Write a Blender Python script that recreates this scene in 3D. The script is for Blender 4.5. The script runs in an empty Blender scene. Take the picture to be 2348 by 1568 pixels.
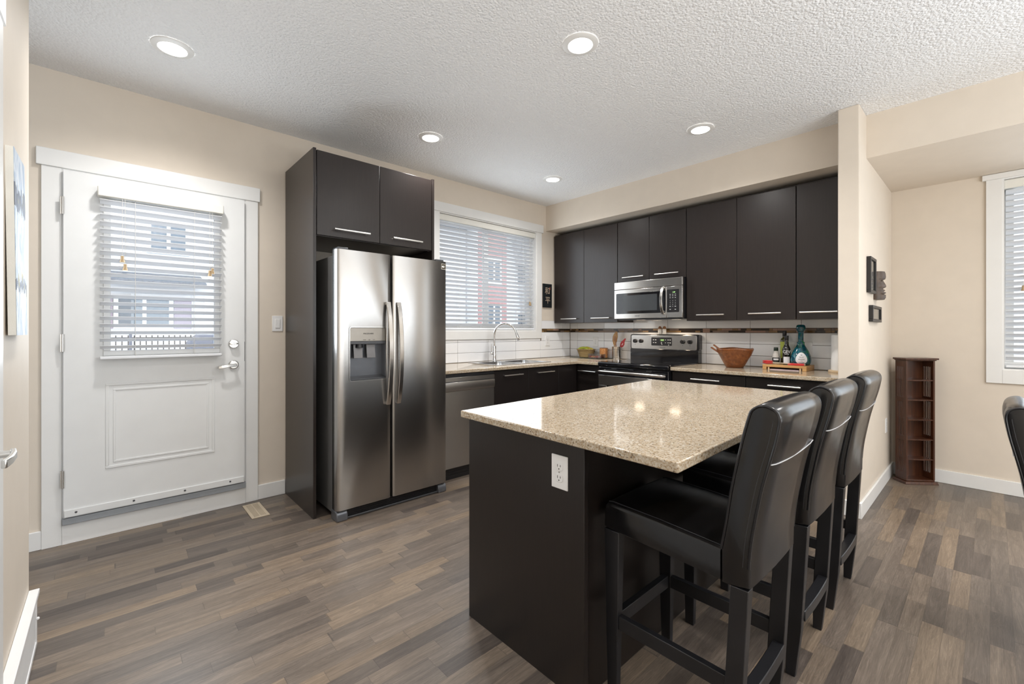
import bpy, bmesh, math, random
from mathutils import Vector, Matrix
random.seed(7)
PI = math.pi
SC = bpy.context.scene
COL = SC.collection

# ------------------------------------------------------------------ camera, world, lights, exposure
cam_d = bpy.data.cameras.new('camera')
cam = bpy.data.objects.new('camera', cam_d)
COL.objects.link(cam)
cam.location = (0, 0, 1.24)
cam.rotation_euler = (PI / 2, 0, -math.radians(42.45))
cam_d.sensor_fit = 'HORIZONTAL'
cam_d.sensor_width = 36
cam_d.lens = 1008 / 2348 * 36
cam_d.shift_y = -(784 - 757.6) / 2348
cam_d.clip_start = 0.05
SC.camera = cam

world = bpy.data.worlds.new('overcast_sky')
SC.world = world
world.use_nodes = True
_bg = world.node_tree.nodes['Background']
_bg.inputs[0].default_value = (0.86, 0.93, 1.0, 1)
_bg.inputs[1].default_value = 1.7

SC.view_settings.view_transform = 'Standard'
SC.view_settings.look = 'None'
SC.view_settings.exposure = 0.68
SC.view_settings.gamma = 1.0
SC.view_settings.use_curve_mapping = False
cy = SC.cycles
cy.use_denoising = True
cy.max_bounces = 8
cy.diffuse_bounces = 5
cy.glossy_bounces = 4
cy.transmission_bounces = 8
cy.transparent_max_bounces = 12
cy.caustics_reflective = False
cy.caustics_refractive = False
cy.sample_clamp_indirect = 6.0


def area_light(name, loc, rot, sx, sy, power, col=(1, 1, 1)):
    d = bpy.data.lights.new(name, 'AREA')
    d.shape = 'RECTANGLE'
    d.size, d.size_y = sx, sy
    d.energy = power
    d.color = col
    o = bpy.data.objects.new(name, d)
    COL.objects.link(o)
    o.location = loc
    o.rotation_euler = rot
    return o


# daylight entering through the glazing (placed just inside each opening, as a portal of the overcast sky)
COOL = (0.86, 0.94, 1.0)
area_light('daylight_rear_window', (2.4, -3.93, 1.575), (PI / 2, 0, 0), 4.2, 0.75, 17, COOL)
area_light('daylight_dining_window', (4.9, -1.0, 1.67), (0, PI / 2, 0), 1.9, 1.4, 9, COOL)
area_light('daylight_kitchen_window', (3.05, 3.56, 1.8), (-PI / 2, 0, 0), 1.34, 1.14, 5.5, COOL)
area_light('daylight_door_window', (0.26, 3.52, 1.55), (-PI / 2, 0, 0), 0.55, 0.9, 7, COOL)
# unseen up-light added behind the camera to bounce fill off the ceiling
area_light('added_fill_uplight', (1.5, -2.7, 0.7), (PI, 0, 0), 3.0, 2.2, 110, (0.92, 0.965, 1.0))


def downlight(loc, watts):
    d = bpy.data.lights.new('downlight', 'SPOT')
    d.energy = watts
    d.color = (1.0, 0.975, 0.95)
    d.spot_size = math.radians(150)
    d.spot_blend = 0.9
    d.shadow_soft_size = 0.06
    o = bpy.data.objects.new('downlight', d)
    COL.objects.link(o)
    o.location = loc
    return o


# the entry spot follows the kitchen grid; the living room spots are added fill
for _x, _y, _w in ((0.245, 1.46, 16), (1.83, -0.1, 40), (3.24, -0.6, 34), (0.9, -1.6, 40), (2.6, -2.0, 40)):
    downlight((_x, _y, 2.705), _w)

# ------------------------------------------------------------------ materials


class NT:
    def __init__(self, name):
        self.m = bpy.data.materials.new(name)
        self.m.use_nodes = True
        self.t = self.m.node_tree
        self.b = self.t.nodes['Principled BSDF']

    def n(self, typ, **kw):
        x = self.t.nodes.new(typ)
        for k, v in kw.items():
            setattr(x, k, v)
        return x

    def l(self, a, b):
        self.t.links.new(a, b)

    def math(self, op, a, b=None, c=None):
        x = self.n('ShaderNodeMath', operation=op)
        for i, v in enumerate((a, b, c)):
            if v is None:
                continue
            if isinstance(v, (int, float)):
                x.inputs[i].default_value = v
            else:
                self.l(v, x.inputs[i])
        return x.outputs[0]

    def ramp(self, fac, stops, interp='LINEAR'):
        r = self.n('ShaderNodeValToRGB')
        r.color_ramp.interpolation = interp
        els = r.color_ramp.elements
        while len(els) < len(stops):
            els.new(0.5)
        for e, (p, c) in zip(els, stops):
            e.position = p
            e.color = (*c, 1)
        self.l(fac, r.inputs[0])
        return r.outputs[0]

    def mix(self, fac, a, b, typ='MIX'):
        x = self.n('ShaderNodeMix', data_type='RGBA', blend_type=typ)
        for i, v in ((0, fac), (6, a), (7, b)):
            if isinstance(v, (int, float)):
                x.inputs[i].default_value = v
            elif isinstance(v, tuple):
                x.inputs[i].default_value = (*v, 1)
            else:
                self.l(v, x.inputs[i])
        return x.outputs[2]

    def coord(self, scale=None):
        tc = self.n('ShaderNodeTexCoord').outputs['Object']
        if scale is None:
            return tc
        mp = self.n('ShaderNodeMapping')
        mp.inputs['Scale'].default_value = scale
        self.l(tc, mp.inputs[0])
        return mp.outputs[0]

    def noise(self, vec, scale, detail=3, rough=0.55, dist=0.0):
        x = self.n('ShaderNodeTexNoise')
        x.inputs['Scale'].default_value = scale
        x.inputs['Detail'].default_value = detail
        x.inputs['Roughness'].default_value = rough
        x.inputs['Distortion'].default_value = dist
        self.l(vec, x.inputs['Vector'])
        return x.outputs[0]

    def bump(self, h, strength, dist=0.01):
        x = self.n('ShaderNodeBump')
        x.inputs['Strength'].default_value = strength
        x.inputs['Distance'].default_value = dist
        self.l(h, x.inputs['Height'])
        self.l(x.outputs[0], self.b.inputs['Normal'])

    def set(self, **kw):
        names = dict(color='Base Color', rough='Roughness', metal='Metallic', spec='Specular IOR Level', trans='Transmission Weight', ior='IOR', coat='Coat Weight', coatr='Coat Roughness', ecol='Emission Color', estr='Emission Strength', alpha='Alpha', aniso='Anisotropic', sheen='Sheen Weight', sss='Subsurface Weight')
        for k, v in kw.items():
            i = self.b.inputs[names[k]]
            if isinstance(v, tuple):
                i.default_value = (*v, 1)
            elif isinstance(v, (int, float)):
                i.default_value = v
            else:
                self.l(v, i)
        return self.m


def simple(name, color, rough=0.5, metal=0.0, var=0.05, scale=8, bump=0, bscale=150, **kw):
    """procedural material: a base colour with faint noise variation"""
    t = NT(name)
    c = t.coord()
    nz = t.noise(c, scale, 2)
    dark = tuple(x * (1 - var) for x in color)
    lite = tuple(min(1, x * (1 + var)) for x in color)
    t.set(color=t.ramp(nz, [(0.3, dark), (0.7, lite)]), rough=rough, metal=metal, **kw)
    if bump:
        t.bump(t.noise(c, bscale, 2), bump, 0.003)
    return t.m


M = {}
M['wall'] = simple('wall_paint_beige', (0.71, 0.635, 0.545), 0.62, var=0.015, bump=0.05, bscale=260, spec=0.3)
M['trim'] = simple('white_trim_paint', (0.80, 0.80, 0.79), 0.38, var=0.01)
M['doorwhite'] = simple('white_door_paint', (0.78, 0.79, 0.79), 0.35, var=0.015)
M['plate'] = simple('white_plastic', (0.82, 0.82, 0.82), 0.3, var=0.01)
M['blind'] = simple('white_blind_slat', (0.80, 0.82, 0.85), 0.4, var=0.01)
M['valance'] = simple('blind_valance_offwhite', (0.80, 0.79, 0.74), 0.38, var=0.02)
M['cord'] = simple('blind_cord', (0.70, 0.69, 0.66), 0.6)
M['tassel'] = simple('tan_wood_tassel', (0.42, 0.30, 0.17), 0.5)
M['chrome'] = simple('chrome', (0.86, 0.86, 0.87), 0.06, 1.0, var=0.01)
M['nickel'] = simple('satin_nickel', (0.70, 0.69, 0.67), 0.24, 1.0, var=0.02)
M['pull'] = simple('brushed_pull', (0.88, 0.87, 0.84), 0.28, 1.0, var=0.02)
M['black'] = simple('black_plastic', (0.012, 0.012, 0.014), 0.35, var=0.1)
M['blackgloss'] = simple('black_gloss', (0.008, 0.008, 0.010), 0.08, var=0.1, coat=0.4)
M['darkgrey'] = simple('dark_grey_metal', (0.085, 0.088, 0.095), 0.42, 0.3, var=0.06)
M['gap'] = simple('dark_gap', (0.01, 0.01, 0.01), 0.8)
M['dispgrey'] = simple('dispenser_grey', (0.17, 0.18, 0.20), 0.28, 0.5)
M['greygasket'] = simple('grey_sill', (0.30, 0.32, 0.34), 0.5, bump=0.3, bscale=300)
M['vent'] = simple('tan_vent_metal', (0.56, 0.47, 0.35), 0.45, 0.2)
M['stoolwood'] = simple('black_stool_wood', (0.012, 0.012, 0.014), 0.34, var=0.2, bump=0.06, bscale=90)
M['stitch'] = simple('grey_stitching', (0.035, 0.035, 0.04), 0.5)
M['piping'] = simple('black_piping', (0.010, 0.010, 0.012), 0.3)
M['frame'] = simple('black_frame', (0.018, 0.017, 0.017), 0.4)
M['paper'] = simple('cream_paper', (0.70, 0.66, 0.57), 0.8, var=0.04, scale=60)
M['papertowel'] = simple('white_paper_towel', (0.86, 0.86, 0.85), 0.9, bump=0.3, bscale=120)
M['lightwood'] = simple('pale_wood', (0.68, 0.52, 0.34), 0.5)
M['canvasedge'] = simple('canvas_edge', (0.80, 0.79, 0.74), 0.8, bump=0.2, bscale=400)
M['red'] = simple('red_silicone', (0.60, 0.035, 0.035), 0.38)
M['darkred'] = simple('dark_red_silicone', (0.33, 0.012, 0.015), 0.3)
M['porcelain'] = simple('white_porcelain', (0.84, 0.83, 0.80), 0.15)
M['brownlid'] = simple('brown_lid', (0.28, 0.13, 0.06), 0.4)
M['capgreen'] = simple('dark_green_cap', (0.012, 0.03, 0.018), 0.35)
M['labelblack'] = simple('black_label', (0.02, 0.025, 0.025), 0.5)
M['labelwhite'] = simple('white_label', (0.80, 0.81, 0.84), 0.6)
M['labellime'] = simple('lime_label', (0.52, 0.60, 0.09), 0.5)
M['darkbottle'] = simple('dark_bottle_glass', (0.012, 0.011, 0.009), 0.06, coat=0.5)
M['olivebottle'] = simple('olive_bottle_glass', (0.055, 0.050, 0.010), 0.08, coat=0.5)
M['salt'] = simple('coarse_salt', (0.62, 0.60, 0.56), 0.7, var=0.3, scale=200)
M['banana'] = simple('banana_skin', (0.62, 0.50, 0.06), 0.5, var=0.2, scale=20)
M['bananagreen'] = simple('green_banana_skin', (0.42, 0.47, 0.04), 0.45, var=0.2, scale=20)
M['stem'] = simple('dark_stem', (0.05, 0.035, 0.02), 0.7)
M['tomato'] = simple('tomato_skin', (0.42, 0.03, 0.02), 0.2, var=0.2, scale=30)
M['orangefruit'] = simple('orange_tomato_skin', (0.72, 0.22, 0.03), 0.25, var=0.15, scale=30)
M['cherryred'] = simple('deep_red_skin', (0.17, 0.008, 0.012), 0.18, var=0.2, scale=30)
M['siding'] = simple('white_siding', (0.74, 0.75, 0.76), 0.7, var=0.02)
M['shutter'] = simple('mauve_shutter', (0.33, 0.27, 0.33), 0.6)
M['redsiding'] = simple('red_siding', (0.52, 0.27, 0.26), 0.7)
M['slateroof'] = simple('slate_roof', (0.16, 0.18, 0.21), 0.8, var=0.2, scale=12)
M['winglass'] = simple('far_window_glass', (0.16, 0.20, 0.24), 0.12)
M['iron'] = simple('black_iron', (0.03, 0.03, 0.035), 0.5)
M['tarp'] = simple('slate_blue_cover', (0.10, 0.12, 0.17), 0.6)
M['snow'] = simple('pale_ground', (0.74, 0.75, 0.78), 0.9, var=0.05, scale=3)
M['tileA'] = simple('white_gloss_tile', (0.88, 0.89, 0.91), 0.07, var=0.015, scale=3, coat=0.3)
M['grout'] = simple('grey_brown_grout', (0.16, 0.12, 0.10), 0.85)
M['mos1'] = simple('mosaic_dark_brown', (0.035, 0.022, 0.012), 0.2)
M['mos2'] = simple('mosaic_tan', (0.30, 0.18, 0.08), 0.25, var=0.2)
M['mos3'] = simple('mosaic_taupe', (0.22, 0.15, 0.11), 0.3, var=0.2)
M['mos4'] = simple('mosaic_rose', (0.36, 0.22, 0.16), 0.3)
M['mos5'] = simple('mosaic_bronze', (0.12, 0.07, 0.025), 0.15)
M['lcd'] = simple('lcd_green', (0.10, 0.16, 0.06), 0.2)
M['mask'] = simple('carved_dark_wood', (0.075, 0.048, 0.032), 0.42, var=0.3, scale=20, bump=0.25, bscale=60)
M['wicker'] = None


def m_ceiling():
    t = NT('textured_ceiling')
    c = t.coord()
    v = t.n('ShaderNodeTexVoronoi', feature='F1')
    v.inputs['Scale'].default_value = 72
    t.l(c, v.inputs['Vector'])
    n1 = t.noise(c, 120, 3, 0.6)
    h = t.math('SUBTRACT', n1, t.math('MULTIPLY', v.outputs['Distance'], 0.9))
    t.set(color=(0.91, 0.92, 0.935), rough=0.55, spec=0.35)
    t.bump(h, 0.6, 0.012)
    return t.m


def m_floor():
    t = NT('laminate_strip_floor')
    c = t.coord()
    s = t.n('ShaderNodeSeparateXYZ')
    t.l(c, s.inputs[0])
    X, Y = s.outputs[0], s.outputs[1]
    W = 0.0655
    yr = t.math('DIVIDE', Y, W)
    row = t.math('FLOOR', yr)
    wn = t.n('ShaderNodeTexWhiteNoise', noise_dimensions='1D')
    t.l(row, wn.inputs['W'])
    # uneven strip lengths: shift by row, then warp the running length
    u0 = t.math('ADD', t.math('DIVIDE', X, 0.44), t.math('MULTIPLY', wn.outputs[0], 9.0))
    u = t.math('ADD', u0, t.math('MULTIPLY', t.math('SINE', t.math('MULTIPLY', u0, 2.3)), 0.28))
    colm = t.math('FLOOR', u)
    cv = t.n('ShaderNodeCombineXYZ')
    t.l(row, cv.inputs[0])
    t.l(colm, cv.inputs[1])
    wn2 = t.n('ShaderNodeTexWhiteNoise', noise_dimensions='2D')
    t.l(cv.outputs[0], wn2.inputs['Vector'])
    rnd = wn2.outputs[0]
    base = t.ramp(rnd, [(0.0, (0.090, 0.074, 0.065)), (0.25, (0.137, 0.114, 0.096)), (0.5, (0.169, 0.138, 0.114)), (0.72, (0.194, 0.155, 0.121)), (0.88, (0.223, 0.171, 0.124)), (1.0, (0.119, 0.101, 0.089))])
    # grain, offset per strip
    gv = t.n('ShaderNodeCombineXYZ')
    t.l(t.math('ADD', t.math('MULTIPLY', X, 2.2), t.math('MULTIPLY', rnd, 60)), gv.inputs[0])
    t.l(t.math('MULTIPLY', Y, 26), gv.inputs[1])
    t.l(t.math('MULTIPLY', rnd, 17), gv.inputs[2])
    g = t.noise(gv.outputs[0], 1.0, 5, 0.6, 1.2)
    gv2 = t.n('ShaderNodeCombineXYZ')
    t.l(t.math('ADD', t.math('MULTIPLY', X, 9), t.math('MULTIPLY', rnd, 31)), gv2.inputs[0])
    t.l(t.math('MULTIPLY', Y, 190), gv2.inputs[1])
    g2 = t.noise(gv2.outputs[0], 1.0, 3, 0.7)
    # ring-like cathedral lines
    rg = t.math('FRACT', t.math('MULTIPLY', g, 11))
    rgl = t.ramp(rg, [(0.0, (1.18, 1.18, 1.18)), (0.25, (0.92, 0.92, 0.92)), (0.8, (0.96, 0.96, 0.96)), (1.0, (1.18, 1.18, 1.18))])
    c1 = t.mix(0.85, base, rgl, 'MULTIPLY')
    gl = t.ramp(g, [(0.3, (0.72, 0.70, 0.69)), (0.7, (1.22, 1.2, 1.16))])
    c2 = t.mix(0.9, c1, gl, 'MULTIPLY')
    fl = t.ramp(g2, [(0.3, (0.60, 0.59, 0.58)), (0.65, (1.25, 1.25, 1.25))])
    c3 = t.mix(0.6, c2, fl, 'MULTIPLY')
    fy = t.math('FRACT', yr)
    e1 = t.math('LESS_THAN', fy, 0.022)
    fu = t.math('FRACT', u)
    e2 = t.math('LESS_THAN', fu, 0.006)
    e = t.math('MAXIMUM', e1, e2)
    c4 = t.mix(t.math('MULTIPLY', e, 0.45), c3, (0.05, 0.04, 0.034))
    rr = t.ramp(g2, [(0.2, (0.30, 0.30, 0.30)), (0.8, (0.42, 0.42, 0.42))])
    t.set(color=c4, rough=rr, spec=0.45)
    t.bump(t.math('SUBTRACT', g2, t.math('MULTIPLY', e, 0.8)), 0.10, 0.002)
    return t.m


def m_granite():
    t = NT('speckled_beige_quartz')
    c = t.coord()
    v = t.n('ShaderNodeTexVoronoi', feature='F1')
    v.inputs['Scale'].default_value = 230
    t.l(c, v.inputs['Vector'])
    s = t.n('ShaderNodeSeparateXYZ')
    t.l(v.outputs['Color'], s.inputs[0])
    a = t.ramp(s.outputs[0], [(0.0, (0.19, 0.145, 0.10)), (0.04, (0.33, 0.25, 0.165)), (0.18, (0.42, 0.335, 0.235)), (0.42, (0.475, 0.40, 0.305)), (0.65, (0.50, 0.44, 0.355)), (0.85, (0.54, 0.495, 0.425)), (1.0, (0.40, 0.355, 0.30))], 'CONSTANT')
    n2 = t.noise(c, 60, 3, 0.6)
    b = t.ramp(n2, [(0.35, (0.85, 0.80, 0.72)), (0.65, (1.1, 1.08, 1.05))])
    t.set(color=t.mix(0.7, a, b, 'MULTIPLY'), rough=0.09, spec=0.55)
    return t.m


def m_wood(name, cols, rough, axis='z', fine=120.0, bump=0.04, coat=0.0):
    t = NT(name)
    sc = {'z': (fine, fine, fine * 0.05), 'x': (fine * 0.05, fine, fine), 'y': (fine, fine * 0.05, fine)}[axis]
    c = t.coord(sc)
    g = t.noise(c, 1.0, 4, 0.6, 0.6)
    t.set(color=t.ramp(g, [(0.25, cols[0]), (0.5, cols[1]), (0.8, cols[2])]), rough=rough, coat=coat)
    if bump:
        t.bump(g, bump, 0.002)
    return t.m


def m_steel(name, base, rough, axis='x', stretch=1200.0):
    t = NT(name)
    sc = {'x': (1.5, 40, stretch), 'y': (40, 1.5, stretch), 'z': (stretch, stretch, 1.5)}[axis]
    c = t.coord(sc)
    g = t.noise(c, 1.0, 2, 0.5)
    w = t.noise(t.coord(), 2.6, 2, 0.5)
    t.set(color=t.ramp(g, [(0.2, tuple(x * 0.97 for x in base)), (0.8, base)]), rough=t.ramp(g, [(0.2, (rough * 0.95,) * 3), (0.8, (rough * 1.05,) * 3)]), metal=1.0)
    t.bump(w, 0.05, 0.02)
    return t.m


def m_glass(name, tint=(1, 1, 1), rough=0.0, refl=0.08):
    """thin window glass: mostly transparent with a mirror share"""
    t = NT(name)
    t.t.nodes.remove(t.b)
    out = [x for x in t.t.nodes if x.type == 'OUTPUT_MATERIAL'][0]
    tr = t.n('ShaderNodeBsdfTransparent')
    tr.inputs[0].default_value = (*tint, 1)
    gl = t.n('ShaderNodeBsdfGlossy')
    gl.inputs['Roughness'].default_value = rough
    fr = t.n('ShaderNodeFresnel')
    fr.inputs[0].default_value = 1.45
    mx = t.n('ShaderNodeMixShader')
    f = t.math('ADD', t.math('MULTIPLY', fr.outputs[0], 0.7), refl * 0.3)
    t.l(f, mx.inputs[0])
    t.l(tr.outputs[0], mx.inputs[1])
    t.l(gl.outputs[0], mx.inputs[2])
    t.l(mx.outputs[0], out.inputs[0])
    return t.m


def m_leather():
    t = NT('black_leather')
    c = t.coord()
    n1 = t.noise(c, 14, 3, 0.5)
    st = t.noise(t.coord((6, 60, 6)), 1.0, 3, 0.6)
    t.set(color=t.ramp(n1, [(0.3, (0.0050, 0.0050, 0.006)), (0.7, (0.008, 0.0078, 0.0085))]), rough=t.ramp(st, [(0.3, (0.19, 0.19, 0.19)), (0.75, (0.27, 0.27, 0.27))]), spec=0.55)
    t.bump(n1, 0.05, 0.006)
    return t.m


def m_swirl():
    t = NT('blue_green_swirled_glaze')
    c = t.coord()
    n1 = t.noise(c, 9, 3, 0.55, 2.2)
    n2 = t.noise(c, 34, 2, 0.5, 1.5)
    s = t.n('ShaderNodeSeparateXYZ')
    t.l(c, s.inputs[0])
    a = t.ramp(n1, [(0.25, (0.002, 0.03, 0.07)), (0.40, (0.004, 0.13, 0.17)), (0.50, (0.003, 0.05, 0.09)), (0.58, (0.006, 0.12, 0.09)), (0.68, (0.015, 0.16, 0.03)), (0.8, (0.003, 0.05, 0.02))])
    b = t.ramp(n2, [(0.35, (0.55, 0.55, 0.6)), (0.7, (1.7, 1.7, 1.6))])
    t.set(color=t.mix(0.8, a, b, 'MULTIPLY'), rough=0.1, coat=0.5)
    t.bump(n2, 0.25, 0.006)
    return t.m


def m_canvas():
    """loose brush strokes: pale blue, white, dark navy and yellow dabs"""
    t = NT('painted_canvas_strokes')
    c = t.coord()
    s = t.n('ShaderNodeSeparateXYZ')
    t.l(c, s.inputs[0])
    n1 = t.noise(t.coord((1, 14, 5)), 1.0, 4, 0.6, 2.0)
    n2 = t.noise(t.coord((1, 22, 7)), 1.0, 3, 0.6, 1.0)
    base = t.ramp(n1, [(0.3, (0.20, 0.30, 0.46)), (0.45, (0.46, 0.56, 0.70)), (0.55, (0.68, 0.74, 0.82)), (0.7, (0.80, 0.82, 0.85))])
    z = s.outputs[2]
    # two dark patches, upper and lower
    def band(z0, hw):
        d = t.math('ABSOLUTE', t.math('SUBTRACT', z, z0))
        return t.math('SUBTRACT', 1.0, t.math('DIVIDE', d, hw))
    up = t.math('MAXIMUM', band(0.43, 0.10), t.math('MULTIPLY', band(0.16, 0.07), 0.85))
    k = t.math('GREATER_THAN', t.math('ADD', t.math('MULTIPLY', up, 0.5), t.math('MULTIPLY', n2, 0.9)), 0.80)
    dark = t.ramp(n2, [(0.35, (0.012, 0.014, 0.025)), (0.62, (0.03, 0.05, 0.12)), (0.70, (0.50, 0.42, 0.06))])
    t.set(color=t.mix(k, base, dark), rough=0.55)
    t.bump(n1, 0.5, 0.01)
    return t.m


def m_wicker():
    t = NT('woven_straw')
    c = t.coord()
    w = t.n('ShaderNodeTexWave', wave_type='BANDS', bands_direction='Z')
    w.inputs['Scale'].default_value = 45
    w.inputs['Distortion'].default_value = 2
    t.l(c, w.inputs['Vector'])
    n = t.noise(c, 160, 2)
    t.set(color=t.ramp(t.math('MULTIPLY', w.outputs['Fac'], n), [(0.05, (0.14, 0.08, 0.025)), (0.3, (0.42, 0.28, 0.11)), (0.6, (0.60, 0.43, 0.20))]), rough=0.7)
    t.bump(w.outputs['Fac'], 0.5, 0.005)
    return t.m


def m_candle():
    t = NT('mottled_orange_glass')
    c = t.coord()
    v = t.n('ShaderNodeTexVoronoi', feature='F1')
    v.inputs['Scale'].default_value = 110
    t.l(c, v.inputs['Vector'])
    t.set(color=t.ramp(v.outputs['Distance'], [(0.1, (0.86, 0.52, 0.22)), (0.6, (0.66, 0.25, 0.07))]), rough=0.25)
    return t.m


M['ceiling'] = m_ceiling()
M['floor'] = m_floor()
M['granite'] = m_granite()
M['espresso'] = m_wood('espresso_laminate', [(0.017, 0.0125, 0.0115), (0.021, 0.0155, 0.014), (0.025, 0.0185, 0.0165)], 0.30, 'z', 140, 0.02)
M['islandwood'] = m_wood('dark_island_panel', [(0.010, 0.0075, 0.0065), (0.0125, 0.009, 0.008), (0.015, 0.011, 0.009)], 0.33, 'z', 140, 0.02)
M['basewood'] = m_wood('dark_base_laminate', [(0.010, 0.0075, 0.007), (0.0125, 0.0095, 0.009), (0.015, 0.011, 0.010)], 0.32, 'z', 140, 0.02)
M['mahogany'] = m_wood('mahogany_wood', [(0.032, 0.010, 0.005), (0.060, 0.019, 0.008), (0.105, 0.038, 0.014)], 0.28, 'z', 60, 0.05, 0.2)
M['bowlwood'] = m_wood('walnut_bowl_wood', [(0.10, 0.027, 0.007), (0.20, 0.060, 0.014), (0.31, 0.115, 0.028)], 0.3, 'x', 40, 0.03, 0.2)
M['spoonwood'] = m_wood('spoon_wood', [(0.30, 0.15, 0.05), (0.42, 0.23, 0.085), (0.52, 0.31, 0.13)], 0.5, 'z', 60)
M['bamboo'] = m_wood('bamboo_board', [(0.48, 0.25, 0.085), (0.60, 0.34, 0.13), (0.70, 0.43, 0.18)], 0.42, 'y', 60)
M['steel'] = m_steel('stainless_fridge', (0.44, 0.43, 0.42), 0.25, 'x')
M['steel2'] = m_steel('stainless_appliance', (0.64, 0.62, 0.595), 0.22, 'y')
M['steelsink'] = m_steel('stainless_sink', (0.62, 0.62, 0.62), 0.2, 'x', 400)
M['fridgeside'] = simple('grey_fridge_side', (0.30, 0.30, 0.30), 0.4, 0.6, var=0.03)
M['leather'] = m_leather()
M['swirl'] = m_swirl()
M['canvas'] = m_canvas()
M['wicker'] = m_wicker()
M['candle'] = m_candle()
M['glass'] = m_glass('window_glass')
M['clearplastic'] = m_glass('clear_plastic', (0.97, 0.97, 0.97), 0.03, 0.2)
M['greenglass'] = m_glass('clear_glass_tray', (0.86, 0.93, 0.88), 0.0, 0.2)
M['clearjar'] = m_glass('clear_jar_glass', (0.92, 0.93, 0.92), 0.0, 0.2)
_t = NT('lit_diffuser')
M['lamp'] = _t.set(color=(1, 1, 1), ecol=(1.0, 0.96, 0.90), estr=9.0)
_t = NT('warm_hood_lamp')
M['hoodlamp'] = _t.set(color=(1, 1, 1), ecol=(1.0, 0.82, 0.62), estr=6.0)
_t = NT('green_lcd_glow')
M['glow'] = _t.set(color=(0.2, 0.4, 0.1), ecol=(0.55, 0.95, 0.35), estr=1.1)

# ------------------------------------------------------------------ mesh helpers
ORG = {}


def origin_of(p):
    return ORG.get(p.name, Vector((0, 0, 0))) if p else Vector((0, 0, 0))


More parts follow.
